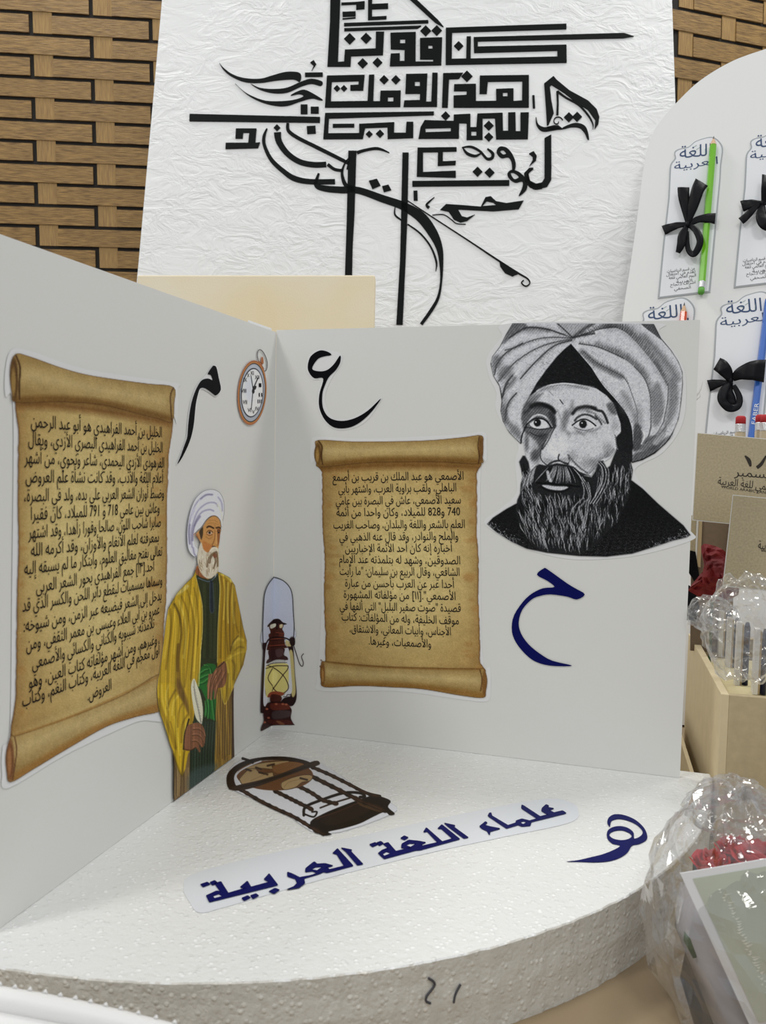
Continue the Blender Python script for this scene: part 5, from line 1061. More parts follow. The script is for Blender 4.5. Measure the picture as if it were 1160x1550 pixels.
    cv.fill(a([(180, 1220), (330, 1225), (350, 1270), (190, 1278)]), (94, 44, 32), a=.9); cv.fill(a([(200, 1290), (350, 1285), (350, 1340), (200, 1360)]), (70, 58, 58), a=.8, soft=2); cv.fill(a([(228, 1380), (260, 1378), (308, 1405), (270, 1410)]), (150, 112, 70)); cv.fill(a([(150, 1370), (340, 1370), (370, 1405), (200, 1410)]), (84, 38, 30), a=.6)
    for q in a([(230, 1225), (290, 1225), (320, 1228), (140, 1270), (120, 1390), (155, 1350)]): cv.blob(q[0], q[1], 2.2, 1.5, (160, 92, 66), .8)
    cv.grain(3)
    fold_x = 418 - (cv.Y - 500) * 6.0 / 605
    U, V = PL_L.hits(cv.X, cv.Y); UR, VR = PL_R.hits(cv.X, cv.Y)
    cv.sticker('lantern_sticker', PL_R, br, M_print, z=0.0005, mask=((UR > 0.0) & (VR > 0.0012)), label='right half of a printed brown oil lantern')
    cv.sticker('lantern_sticker', PL_L, bl, M_print, z=0.0005, mask=((U < 0.0) & (V > 0.0012)), label='left half of a printed brown oil lantern')
lantern()
# ---------------------------------------------------------------- prints lying on the foam
def globe():
    cv = Canvas(338, 1140, 602, 1270, 1.7, (215, 215, 215)); a = crop(330, 1120, 4.0); K, K2, B2 = (24, 16, 10), (44, 29, 18), (78, 56, 32)
    cv.fill(a([(60, 220), (130, 130), (380, 105), (620, 140), (900, 330), (1040, 380), (1060, 450), (640, 575), (380, 430), (100, 310)]), (212, 214, 216), add=True, soft=2)
    # stand base
    cv.fill(a([(560, 500), (640, 450), (760, 400), (900, 350), (960, 340), (1045, 370), (1030, 410), (1072, 450), (1040, 460), (1010, 440), (940, 470), (860, 510), (760, 540), (670, 560), (690, 575), (650, 584), (620, 575), (580, 560)]), K, add=True); cv.fill(a([(620, 490), (760, 430), (900, 380), (930, 420), (800, 490), (680, 520)]), (34, 23, 15)); cv.stroke(a([(600, 480), (720, 440), (850, 385)]), (96, 58, 40), 1.6, a=.6)
    cv.fill(a([(860, 370), (1000, 420), (980, 440), (860, 400)]), B2, a=.8)
    cv.stroke(a([(520, 460), (530, 410), (620, 370), (760, 325), (860, 325), (890, 345), (860, 350)]), K, 4.2, add=True); cv.stroke(a([(530, 455), (580, 470), (600, 440), (570, 440)]), K, 2.6, add=True); cv.stroke(a([(620, 415), (700, 385), (800, 355)]), K2, 2.6, add=True)
    for P, w_ in ((a([(140, 305), (250, 370), (350, 420), (460, 470), (560, 530), (640, 575)]), 5.4), (a([(350, 315), (430, 355), (500, 390), (570, 425)]), 5.5), (a([(480, 280), (560, 320), (640, 370), (720, 390)]), 5.5), (a([(520, 200), (620, 250), (740, 310), (860, 370), (1010, 430)]), 6.0), (a([(575, 170), (680, 215), (800, 275), (900, 325), (980, 345)]), 5.0)):
        cv.stroke(P, K2, w_, add=True); Q = catmull(P, False, 5)
        for i, q in enumerate(Q[::2]): cv.blob(q[0], q[1], w_ * .8, w_ * .62, K2 if i % 2 else K, .9, ang=.5, hard=.3)
        cv.stroke(P, (100, 66, 42), 1.2, a=.5)
    # ring and globe
    ell = lambda cx, cy, rx, ry, an: a([(cx + rx * math.cos(t) * math.cos(an) - ry * math.sin(t) * math.sin(an), cy + rx * math.cos(t) * math.sin(an) + ry * math.sin(t) * math.cos(an)) for t in [i * math.pi / 20 for i in range(40)]])
    cv.fill(a([(68, 300), (52, 230), (80, 180), (150, 135), (260, 108), (400, 103), (520, 125), (570, 150), (520, 165), (400, 130), (260, 130), (150, 170), (100, 220), (110, 280), (150, 300)]), K2, add=True)
    cv.fill(ell(345, 218, 232, 92, 0.0), (104, 68, 38), sm=False); cv.fill(ell(100, 100, 1, 1, 0), K)
    for P in (a([(130, 240), (170, 195), (215, 165), (240, 190), (270, 205), (330, 200), (340, 220), (400, 215), (330, 250), (200, 275), (150, 275)]), a([(385, 262), (440, 235), (520, 215), (570, 220), (560, 250), (510, 260), (470, 290), (410, 305), (385, 290)]), a([(150, 180), (230, 150), (330, 135), (430, 130), (400, 150), (330, 160), (330, 180), (260, 175)])):
        cv.fill(P, (168, 142, 98)); cv.stroke(P + [P[0]], (52, 34, 22), .9, a=.8)
    cv.fill(a([(340, 160), (440, 135), (520, 150), (500, 180), (400, 205), (340, 195)]), (128, 88, 50)); 
    for P in (a([(170, 180), (200, 190)]), a([(250, 200), (300, 212)]), a([(500, 235), (540, 245)]), a([(230, 170), (260, 180)]), a([(300, 160), (340, 150)])): cv.stroke(P, (50, 34, 22), 3, a=.9, sm=False)
    for P in (a([(190, 200), (240, 180), (300, 220), (350, 260)]), a([(200, 250), (280, 215), (390, 180), (480, 150)]), a([(400, 290), (430, 260), (500, 240)])): cv.stroke(P, (110, 82, 50), .7, a=.6)
    cv.stroke(a([(112, 270), (105, 230), (135, 190), (200, 155), (260, 132)]), (210, 212, 216), 2.2, a=.95)
    cv.fill(a([(66, 296), (130, 275), (260, 245), (400, 200), (540, 145), (600, 128), (618, 145), (600, 160), (520, 185), (380, 235), (240, 285), (140, 310), (90, 308)]), (52, 38, 28), add=True); cv.stroke(a([(140, 290), (260, 260), (400, 215), (560, 160)]), K, 1.6, a=.8)
    cv.stroke(a([(150, 115), (180, 125), (210, 140)]), K, 4, add=True); cv.stroke(a([(60, 250), (90, 190), (160, 145), (260, 115), (400, 108), (520, 130)]), (24, 16, 12), 1.2)
    cv.grain(3)
    cv.sticker('globe_sticker', PL_F, base, M_print, z=0.0005, ref=(222, 222, 217), base=0.80, label='printed antique wooden globe on its stand')
globe()
M_film2 = mat('bluish_sticker_film', (0.73, 0.755, 0.80), 0.3)
M_film, _mf = M_film2, M_film
film_under('sticker_film', PL_F, base, [(287, 1366), (278, 1345), (296, 1322), (420, 1290), (560, 1262), (700, 1232), (820, 1210), (862, 1214), (876, 1228), (862, 1246), (760, 1268), (640, 1294), (480, 1334), (340, 1374), (302, 1382)], z=0.0003)
M_film = _mf
ti = MB(); t1 = crop(290, 1270, 4.0); t2 = crop(550, 1200, 3.412)
def tp(cr, *loops):
    cpoly(cr, list(loops), pl=PL_F, mb=ti, z=0.0008, th=0.0002); q = cr(loops[0])
    for i in range(len(q)):
        p_, r_ = q[i], q[(i + 1) % len(q)]
        ti.poly([[PL_F.hit(*v) for v in ribbon_loop([(p_[0], p_[1], 1.5), (r_[0], r_[1], 1.5)])]], 0.00082)
tp(t1, [(90, 350), (150, 322), (175, 325), (140, 275), (178, 265), (222, 335), (325, 305), (296, 298), (338, 262), (360, 298), (470, 268), (440, 250), (470, 217), (522, 285), (108, 388)], [(130, 352), (165, 340), (185, 352), (140, 364)])
for cr, q in ((t1, [(55, 282), (95, 268), (112, 280), (70, 296)]), (t1, [(112, 270), (140, 258), (155, 270), (128, 286)]), (t1, [(305, 365), (340, 350), (356, 362), (318, 380)]), (t1, [(358, 350), (390, 338), (406, 350), (372, 368)]), (t1, [(470, 325), (505, 305), (532, 315), (500, 336)]),
              (t2, [(34, 272), (62, 262), (74, 272), (48, 284)]), (t2, [(70, 264), (90, 256), (104, 266), (84, 278)]), (t2, [(194, 240), (212, 228), (232, 236), (214, 248)])): tp(cr, q)
tp(t1, [(582, 208), (605, 215), (655, 240), (720, 228), (760, 215), (735, 200), (690, 205), (692, 185), (735, 150), (745, 145), (760, 158), (810, 155), (855, 168), (820, 178), (835, 192), (925, 170), (880, 98), (856, 92), (884, 65), (978, 168), (820, 210), (800, 205), (770, 218), (680, 245), (685, 275), (650, 300), (580, 312), (620, 295), (640, 275), (630, 248), (582, 232)], [(730, 190), (760, 195), (790, 175), (750, 178)])
tp(t1, [(908, 60), (970, 72), (965, 82), (1038, 158), (1005, 164), (935, 82)])
tp(t2, [(78, 318), (98, 302), (130, 290), (104, 270), (128, 262), (168, 308), (245, 290), (198, 290), (200, 270), (235, 250), (285, 255), (322, 262), (300, 272), (305, 280), (385, 262), (330, 204), (312, 208), (326, 186), (408, 258), (462, 242), (404, 190), (386, 190), (406, 170), (498, 244), (295, 300), (270, 302), (108, 346)], [(100, 322), (120, 310), (140, 318), (110, 330)], [(222, 276), (245, 284), (270, 268), (240, 268)])
tp(t2, [(420, 162), (474, 174), (468, 182), (542, 236), (520, 240), (440, 180)])
tp(t2, [(602, 178), (632, 154), (640, 160), (625, 172), (655, 180), (706, 190), (655, 205), (652, 222), (640, 202), (612, 188)])
tp(t2, [(660, 108), (664, 124), (748, 174), (790, 160), (790, 150), (820, 140), (860, 150), (900, 138), (818, 84), (820, 68), (832, 74), (914, 128), (955, 118), (922, 98), (925, 84), (945, 66), (958, 72), (952, 80), (984, 86), (960, 94), (985, 108), (1030, 98), (1048, 110), (868, 155), (862, 174), (820, 178), (800, 170), (740, 188), (645, 124), (652, 110)], [(812, 158), (828, 152), (842, 158), (826, 166)])
ti.build('title_lettering', M_navy, base, PL_F.M)
hw = crop(820, 1200, 5.8); mb = MB()
for lo in ([catmull([(600, 305), (578, 270), (590, 225), (640, 195), (720, 200), (810, 235), (880, 290), (920, 350), (925, 415), (860, 455), (795, 470), (755, 530), (690, 575), (600, 605), (480, 616), (340, 612), (220, 610), (320, 598), (420, 575), (540, 545), (640, 505), (690, 470), (620, 450), (578, 405), (578, 345), (620, 310), (690, 298), (760, 315), (808, 355), (815, 408), (870, 385), (888, 345), (840, 290), (760, 250), (680, 235), (620, 250), (605, 280)], True, 4), catmull([(596, 375), (630, 345), (700, 335), (765, 355), (792, 388), (760, 412), (700, 422), (630, 408)], True, 4)],): mb.poly([[PL_F.hit(*p) for p in hw(l)] for l in lo], 0.0006, 0.0002)
mb.build('navy_letter', M_navy, base, PL_F.M)['label'] = 'large navy letter near the right edge of the foam'
# pencil squiggle on the rim of the foam
mb = MB(); pc_ = crop(500, 1350, 2.32)
for P in ([(345, 303), (368, 325), (340, 365), (338, 385), (355, 392)], [(458, 325), (440, 360), (434, 392)]):
    W3 = []
    for x, y in catmull(pc_(P), False, 5):
        d = ray(x, y); A_ = d.x * d.x + d.y * d.y; B_ = 2 * (CL.x * d.x + CL.y * d.y); C_ = CL.x ** 2 + CL.y ** 2 - (R + .0008) ** 2
        t = (-B_ - math.sqrt(B_ * B_ - 4 * A_ * C_)) / (2 * A_); W3.append(CL + d * t)
    mb.tube(W3, [0.0007] * (len(W3) - 1) + [0.0002], 6)
mb.build('pencil_mark', mat('pencil_grey', (.06, .06, .07), .6), base, I4)
# ---------------------------------------------------------------- bookmark cards, pencils and bows on the arch board
M_lam = mat('clear_laminate_edge', (0.42, 0.44, 0.46), 0.15, spec=0.5)
M_cardw = mat('white_glossy_card', (0.84, 0.85, 0.88), 0.25)
M_blueink = mat('blue_ink', (0.02, 0.055, 0.15), 0.5); M_greenink = mat('grey_green_ink', (0.35, 0.45, 0.42), 0.5)
M_ribbon = mat('black_satin_ribbon', (0.003, 0.003, 0.005), 0.45, bump=0.3, bscale=250, spec=0.15)
M_wood = mat('pencil_cedar', (0.62, 0.40, 0.24), 0.6); M_lead = mat('graphite', (0.06, 0.06, 0.065), 0.35)
M_ferr = mat('aluminium_ferrule', (0.75, 0.75, 0.76), 0.3, metal=1.0, bump=0.6, bscale=900)
M_white_ink = mat('white_ink', (0.8, 0.82, 0.85), 0.5)
def pencil(name, label, p0, p1, radp, colr, erc, letter=None, group=None, cone=0.014, tip=True):
    """p0 tip end, p1 rubber end (world)"""
    p0, p1 = Vector(p0), Vector(p1); ax = (p1 - p0); Ln = ax.length; ax.normalize()
    base = p1
    t = thing(name, label, 'pencil', Matrix.Translation(base), group)
    mp = mat('pencil_lacquer', colr, 0.25, coat=0.3)
    q = lambda s: p0 + ax * s
    if tip:
        MB().tube([q(0), q(cone * .35)], [0.0003, radp * .32], 8).build('graphite_tip', M_lead, t, I4, smooth=False)
        MB().tube([q(cone * .35), q(cone)], [radp * .32, radp * 0.96], 12).build('wood_cone', M_wood, t, I4, smooth=False)
    MB().tube([q(cone if tip else 0), q(Ln - 0.018)], radp, 6).build('painted_body', mp, t, I4)
    fr = []; rr = []
    for i in range(9): fr.append(q(Ln - 0.018 + i * 0.0012)); rr.append(radp * (1.0 if i % 2 else 0.92))
    MB().tube(fr, rr, 14).build('ferrule', M_ferr, t, I4, smooth=True)
    MB().tube([q(Ln - 0.0084), q(Ln - .0015), q(Ln)], [radp * .95, radp * .93, radp * .7], 14).build('eraser', mat('eraser_rubber', erc, 0.7), t, I4, smooth=True)
    return t
def ribbon(mb, pl, pts, off0=0.004):
    """pts (px, py, width px, height above plane m)"""
    P = catmull(pts, False, 6); rows = []
    n = len(P)
    for i, (x, y, w_, z) in enumerate(P):
        a = P[max(i - 1, 0)]; b = P[min(i + 1, n - 1)]; dx, dy = b[0] - a[0], b[1] - a[1]; m = math.hypot(dx, dy) or 1
        nx, ny = -dy / m, dx / m; row = []
        for k in (-0.5, -0.25, 0, 0.25, 0.5):
            u, v = pl.hit(x + nx * w_ * k, y + ny * w_ * k, z)
            row.append((u, v, z + 0.0003 * math.cos(k * 2 * math.pi) + 0.0003 * math.sin(i * .9 + k * 5)))
        rows.append(row)
    mb.grid(rows)
def bookmark(T, label, blabel, bow, plabel=None, pen=None, pcol=None, rot=0.0):
    Tl = lambda L: [T(*p) for p in L]
    h_ = lambda L, k=5: [PL_A.hit(*p) for p in catmull(Tl(L), True, k)] if k else [PL_A.hit(*p) for p in Tl(L)]
    corner = PL_A.hit(*T(1034, 448))
    t = thing('bookmark_card', label, 'bookmark', rect_M(PL_A, corner[0], corner[1]), 'laminated bookmark cards on the arch board')
    top = [(1012, 300), (1013.5, 270), (1015, 250), (1022, 240), (1021, 231), (1028, 226), (1042, 223), (1052, 215), (1062, 211), (1074, 208), (1082, 209), (1089, 214), (1094, 222), (1094.5, 232), (1092, 250), (1091, 270)]
    outer = catmull(Tl(top), False, 3) + Tl([(1083, 360), (1075.5, 443), (996, 452.5), (1004, 370)])
    MB().poly([[PL_A.hit(*p) for p in outer]], 0.0012, 0.001).build('laminate_edge', M_lam, t, PL_A.M)
    inn = catmull(Tl([((x - 1046) * 0.95 + 1046 + .5, (y - 340) * 0.985 + 340) for x, y in top]), False, 3) + Tl([(1080.5, 360), (1073, 441), (999, 450), (1006.5, 370)])
    MB().poly([[PL_A.hit(*p) for p in inn]], 0.0016, 0.0003).build('card_face', M_cardw, t, PL_A.M)
    mb = MB(); sz = 0.030
    put_text(mb, 'اللغة', PL_A, T(1029, 241), T(1077, 236), 0.0265, 0.0018, mid=0.0, offset=0.008)
    put_text(mb, 'العربية', PL_A, T(1021, 258), T(1087, 249), 0.0165, 0.0018, mid=0.0, offset=-0.004)
    mb.build('title_lettering', M_blueink, t, PL_A.M)
    mb = MB()
    for (a_, b_) in (((1050, 224), (1055, 221)), ((1054, 228), (1060, 224)), ((1047, 230), (1052, 231)), ((1068, 226), (1068, 236))):
        mb.poly([[PL_A.hit(*T(x, y)) for x, y in ribbon_loop([(a_[0], a_[1], .9), (b_[0], b_[1], .9)])]], 0.0018)
    mb.build('vowel_marks', M_greenink, t, PL_A.M)
    mb = MB()
    for i, (s_, x0, x1, y) in enumerate((('من قسم الرياضيات', 1010, 1052, 412), ('تقدم في احتفال', 1009, 1053, 417), ('اليوم العالمي للغة', 1013, 1054, 422), ('العربية', 1024, 1048, 428), ('اشراف د.نجاح', 1015, 1053, 432.5), ('الصحفي', 1021, 1046, 438.5))):
        put_text(mb, s_, PL_A, T(x0, y), T(x1, y - (x1 - x0) * 0.11), 0.0060, 0.0018, mid=0.25, offset=0.004)
    mb.build('small_lettering', M_ink, t, PL_A.M)
    if bow: make_bow(bow, blabel)
    if pen:
        (ax_, ay_), (bx_, by_) = pen; zz = 0.0068
        ua = PL_A.hit(ax_, ay_, zz); ub = PL_A.hit(bx_, by_, zz)
        w0 = PL_A.world(ua[0], ua[1], zz); w1 = PL_A.world(ub[0], ub[1], zz)
        return pencil('pencil', plabel, w0, w1, 0.0045, pcol[0], pcol[1], group='pencils tied to the bookmark cards')
    return None
def make_bow(bow, blabel):
    kb = PL_A.hit(*bow[0][0][:2])
    bo = thing('ribbon_bow', blabel, 'bow', rect_M(PL_A, kb[0], kb[1]), 'black satin bows on the bookmark cards')
    for i, P in enumerate(bow):
        mb = MB(); ribbon(mb, PL_A, P); mb.build('knot_loop' if i in (1,) else 'ribbon_strip', M_ribbon, bo, PL_A.M, smooth=True, solid=0.0003)
    kx, ky = bow[0][0][:2]; mb = MB(); c_ = PL_A.hit(kx, ky, .012)
    rows = []
    for i in range(7):
        th = math.pi * i / 6; rows.append([(c_[0] + 0.0032 * math.cos(ph) * math.sin(th), c_[1] + 0.0045 * math.cos(th), 0.0115 + 0.0032 * math.sin(ph) * math.sin(th)) for ph in [2 * math.pi * j / 10 for j in range(11)]])
    mb.grid(rows); mb.build('knot', M_ribbon, bo, PL_A.M, smooth=True)
bs = lambda cr, L: [tuple(crp) for crp in [(lambda q: (q[0], q[1], p[2] / cr[2], p[3]))((cr[0] + p[0] / cr[2], cr[1] + p[1] / cr[2])) for p in L]]
c5 = (900, 0, 3.23)
bow1 = [bs(c5, [(456, 1095, 16, .011), (445, 1010, 46, .013), (437, 955, 56, .014), (436, 915, 58, .013)]), bs(c5, [(460, 1090, 18, .012), (482, 1010, 50, .017), (505, 930, 62, .019), (526, 890, 70, .015)]),
        bs(c5, [(460, 1096, 24, .011), (510, 1072, 34, .012), (560, 1066, 46, .0115), (592, 1068, 54, .0105)]), bs(c5, [(455, 1096, 22, .011), (405, 1102, 32, .010), (365, 1115, 42, .006), (338, 1126, 48, .004)]),
        bs(c5, [(455, 1100, 18, .011), (432, 1150, 42, .013), (424, 1195, 40, .013), (408, 1236, 22, .010)]), bs(c5, [(462, 1100, 20, .011), (500, 1130, 34, .016), (517, 1185, 34, .018), (488, 1242, 30, .014), (458, 1215, 26, .010), (452, 1130, 22, .010)])]
bookmark(lambda x, y: (x, y), 'white bookmark card behind the green pencil, upper left of the arch board', 'black bow tied round the green pencil', bow1, 'bright green pencil with a green eraser tied upright', ((1081, 206), (1061.5, 445)), ((0.17, 0.52, 0.01), (0.10, 0.35, 0.04)))
c7 = (1090, 190, 5.96)
bow2 = [bs(c7, [(385, 695, 30, .012), (300, 705, 76, .012), (240, 716, 92, .009), (198, 728, 102, .006)]), bs(c7, [(400, 700, 50, .012), (400, 600, 54, .018), (408, 520, 62, .02), (425, 450, 90, .014)]),
        bs(c7, [(365, 705, 24, .013), (290, 770, 56, .014), (235, 825, 66, .012), (190, 862, 68, .010)]), bs(c7, [(390, 710, 40, .012), (375, 800, 100, .016), (400, 880, 110, .018), (440, 930, 60, .014)]), bs(c7, [(395, 695, 40, .012), (480, 690, 80, .013), (560, 700, 90, .012), (620, 700, 90, .011)])]
bookmark(lambda x, y: (x + 115, y - 16), 'white bookmark card cut off by the right edge of the photo, top row', 'black bow near the right edge of the photo, top row', bow2)
bookmark(lambda x, y: ((x - 1022) * 1.08 + 974, (y - 231) * 1.05 + 475), 'white bookmark card mostly hidden behind the top edge of the portrait card', None, None, 'orange red pencil whose tip peeks over the portrait card', ((1036.5, 458), (1016, 700)), ((0.75, 0.08, 0.01), (0.5, 0.04, 0.03)))
c6 = (960, 440, 5.8)
bow4 = [bs(c6, [(850, 790, 50, .012), (815, 720, 110, .016), (775, 670, 128, .018), (728, 640, 120, .012)]), bs(c6, [(865, 775, 50, .012), (930, 730, 110, .018), (1020, 705, 160, .02), (1085, 700, 185, .018), (1150, 705, 200, .012)]),
        bs(c6, [(835, 800, 26, .011), (770, 808, 56, .010), (710, 820, 84, .007), (655, 835, 104, .004)]), bs(c6, [(850, 805, 40, .012), (790, 880, 80, .018), (775, 960, 80, .02), (840, 1030, 70, .018), (915, 1010, 60, .014), (925, 930, 56, .012), (875, 830, 40, .012)]), bs(c6, [(852, 800, 40, .010), (830, 880, 80, .011), (850, 950, 90, .011), (880, 1000, 60, .010)])]
pn4 = bookmark(lambda x, y: ((x - 1022) * 1.12 + 1092, (y - 231) * 1.06 + 466), 'white bookmark card with the blue pencil, lower right of the arch board', 'black bow tied round the blue pencil', bow4, 'blue pencil with white lettering tied upright', ((1166, 438), (1134, 694)), ((0.03, 0.14, 0.55), (0.5, 0.04, 0.03)))
mb = MB(); zz = 0.0118
V_, F_, x0_, x1_ = text_geo('FABER', 0.005, False)
a_ = Vector(PL_A.hit(1141, 642, zz)); b_ = Vector(PL_A.hit(1146, 610, zz)); e_ = b_ - a_; up_ = Vector((-e_.y, e_.x)).normalized(); k0 = len(mb.v)
for x, y in V_:
    p = a_ + e_ * ((x - x0_) / (x1_ - x0_)) + up_ * ((y - .35) * 0.0072); mb.v.append((p.x, p.y, zz))
mb.f += [tuple(k0 + i for i in f) for f in F_]; mb.build('white_lettering', M_white_ink, pn4, PL_A.M)
# ---------------------------------------------------------------- fibreboard box with pen packs
def at_z(x, y, z): d = ray(x, y); return CL + d * ((z - CL.z) / d.z)
ZB = 0.08
cn = at_z(1092, 1051, ZB); dv = cdir((900 - 580) / F, (775 - 698) / F); dv.z = 0; dv.normalize(); dr = Vector((dv.y, -dv.x, 0))
MBX = Matrix(((dr.x, dv.x, 0, cn.x), (dr.y, dv.y, 0, cn.y), (0, 0, 1, TZ), (0, 0, 0, 1)))
M_mdf = mat('tan_fibreboard', (0.56, 0.455, 0.275), 0.65, 0.14, 120, bump=0.15, bscale=300)
M_mdf_in = mat('pale_wood_insert', (0.85, 0.75, 0.45), 0.6, 0.1, 40); M_mdf_edge = mat('pale_cut_fibreboard', (0.72, 0.60, 0.38), 0.7, 0.08, 60)
bh = ZB - TZ; bw, bd, th = 0.30, 0.262, 0.0068
box = thing('pen_box', 'open tan fibreboard box of slim pen packs at the right edge', 'box', MBX)
MB().box(th, 0, 0, bw - th, th, bh).build('front_panel', M_mdf, box, MBX, bevel=.0005)
MB().box(th, bd - th, 0, bw - th, bd, bh).build('back_panel', M_mdf, box, MBX, bevel=.0005)
MB().box(0, 0, 0, th, bd, bh + .0004).build('side_panel', M_mdf_edge, box, MBX, bevel=.0006); MB().box(bw - th, 0, 0, bw, bd, bh + .0004).build('side_panel', M_mdf_edge, box, MBX, bevel=.0006)
MB().box(th, th, 0, bw - th, bd - th, .004).build('bottom_panel', M_mdf, box, MBX)
rows = []; zi = bh - 0.010
for i in range(41):
    y = th + (bd * .72) * i / 40; z = zi - 0.0028 * (0.5 + 0.5 * math.cos(i * math.pi / 4)) ** 1.5
    rows.append([(th, y, z), (bw - th, y, z)])
m_ = MB().grid([[Vector(p) for p in r] for r in rows]); m_.build('ridged_insert', M_mdf_in, box, MBX, smooth=True, solid=0.003)
MB().box(th, bd * .74, 0.05, bw - th, bd * .76, bh - .02).build('divider', mat('grey_brown_board', (.2, .17, .13), .7), box, MBX)
M_pwhite = mat('white_pack_edge', (.78, .77, .74), .5); M_ptan = mat('kraft_pack', (.5, .38, .22), .6); M_pnavy = mat('navy_pen', (.008, .012, .05), .3)
inv = MBX.inverted()
for (x, y, hgt, lab) in ((1092, 995, .05, 'farthest slim pen pack in the tan box, under the cellophane'), (1104, 1013, .052, 'second slim pen pack from the back of the tan box'), (1118, 1038, .06, 'slim pen pack with a broad navy stripe near the front left of the tan box'), (1145, 1052, .06, 'slim pen pack at the front rim of the tan box, by the right photo edge')):
    wp = inv @ at_z(x, y, TZ + zi); x0, y0 = wp.x - .003, max(wp.y, th + .003)
    t = thing('pen_pack', lab, 'pen pack', MBX @ Matrix.Translation((x0, y0, zi)), 'slim pen packs standing in the tan box')
    MB().box(x0, y0, zi + .0002, x0 + .0042, y0 + .009, zi + hgt).build('white_card', M_pwhite, t, MBX); MB().box(x0 + .0043, y0 + .002, zi + .0002, x0 + .0062, y0 + .009, zi + hgt * .96).build('kraft_sleeve', M_ptan, t, MBX)
    MB().tube([(x0 + .0092, y0 + .004, zi + .0002), (x0 + .0092, y0 + .004, zi + hgt * .92), (x0 + .0092, y0 + .004, zi + hgt)], [.0028, .0028, .0015], 12).build('navy_pen', M_pnavy, t, MBX, smooth=True)
# low rail beside the box
MR = MBX @ Matrix.Translation((-0.0165, 0.045, 0))
rl = thing('fibreboard_rail', 'low thin fibreboard rail standing between the polystyrene slab and the tan box', 'board', MR)
MB().box(0, 0, 0, .0035, .215, .041).build('rail_board', M_mdf, rl, MR, bevel=.0004); MB().box(0, 0, .0411, .0035, .215, .0419).build('cut_edge', M_mdf_edge, rl, MR)
# ---------------------------------------------------------------- kraft cards with writing, red paper flower
M_kraft = mat('speckled_kraft_card', (0.50, 0.42, 0.27), 0.6, 0.22, 500, bump=0.1, bscale=500); M_ked = mat('white_card_edge', (.72, .71, .68), .5)
M_kink = mat('brown_ink', (0.02, 0.012, 0.006), 0.5)
def stand_card(name, label, px, d, wid, group, legs=None):
    """px: TL, BL picture points; card faces the camera"""
    pl = Plane(at_depth(*px[1], d), cdir(1, -0.10, .10), cdir(.05, 4, -.12))
    tl = pl.hit(*px[0]); hgt = tl[1]; k = tl[0]
    t = thing(name, label, 'card', pl.M, group)
    MB().poly([[(0, 0), (wid, 0), (wid + k, hgt), (k, hgt)]], 0, .0006).build('kraft_face', M_kraft, t, pl.M)
    MB().poly([[(-.0008, -.0012), (wid + .001, -.0012), (wid + k + .001, hgt + .0008), (k - .0006, hgt + .0008)]], -.0007, .0006).build('white_backing', M_ked, t, pl.M)
    return t, pl
k1, p1_ = stand_card('event_card', 'kraft event card with arabic lettering in front of the red-tipped pencils', [(1057, 656), (1050, 786)], 0.86, 0.17, 'kraft event cards')
def kraft_print(t, pl, dx, dy, s=1.0):
    T = lambda x, y: ((x - 1095) * s + dx, (y - 720) * s + dy); mb = MB()
    for P in ([(1128, 690, 2), (1134, 697, 6), (1136.5, 706, 3)], [(1146, 708, 5), (1153, 702, 5), (1160, 690, 2.5)], [(1160, 690, 2.5), (1166, 700, 5), (1170, 712, 3)]):
        mb.poly([[pl.hit(*T(x, y)) for x, y in ribbon_loop([(a, b, c) for a, b, c in catmull(P, False, 4)])]], 0.0003)
    put_text(mb, 'ديسمبر', pl, T(1112, 715), T(1176, 720), .0115, .0003, mid=.3, offset=.008)
    put_text(mb, 'اليوم العالمي للغة العربية', pl, T(1087, 729), T(1205, 743), .0105, .0003, mid=.25, offset=.008)
    put_text(mb, 'WORLD ARABIC LANGUAGE DAY', pl, T(1092, 737), T(1200, 751), .0040, .0003, mid=.3, offset=.005, arabic=False)
    mb.build('printed_lettering', M_kink, t, pl.M)
kraft_print(k1, p1_, 1095, 720)
k2, p2_ = stand_card('event_card', 'smaller kraft event card overlapping the first, partly behind cellophane', [(1111, 750), (1096, 886)], 0.80, 0.15, 'kraft event cards')
kraft_print(k2, p2_, 1155, 818, 0.9)
# kraft stand behind with white strips
mb_pl = Plane(at_depth(1046, 855, 0.93), cdir(1, -0.10, .10), cdir(.03, 4, -.12))
ks = thing('card_stand', 'brown card stand with white strips behind the red flower', 'card', mb_pl.M)
def pq(pl, L): return [[pl.hit(*p) for p in L]]
MB().poly(pq(mb_pl, [(1048, 780), (1115, 786), (1108, 990), (1046, 985)]), -.001, .002).build('brown_panel', mat('brown_card', (.22, .16, .11), .7, .1, 200), ks, mb_pl.M)
MB().poly(pq(mb_pl, [(1046, 780), (1054, 782), (1052.5, 836), (1045, 834)]), .001, .001).build('kraft_strip', M_kraft, ks, mb_pl.M)
MB().poly(pq(mb_pl, [(1054.5, 782), (1057.5, 783), (1054, 857), (1051.5, 857)]), .002, .001).build('white_strip', M_ked, ks, mb_pl.M)
MB().poly(pq(mb_pl, [(1058, 783), (1063, 784), (1060, 859), (1054.5, 857)]), .002, .001).build('kraft_strip', M_ptan, ks, mb_pl.M)
MB().poly(pq(mb_pl, [(1044, 833), (1052, 835), (1058, 872), (1053, 884), (1042, 866)]), .003, .002).build('black_ribbon_piece', M_ribbon, ks, mb_pl.M)
MB().poly(pq(mb_pl, [(1041, 885), (1050, 890), (1058, 916), (1053, 940), (1038, 938)]), .003, .002).build('black_ribbon_piece', M_ribbon, ks, mb_pl.M)
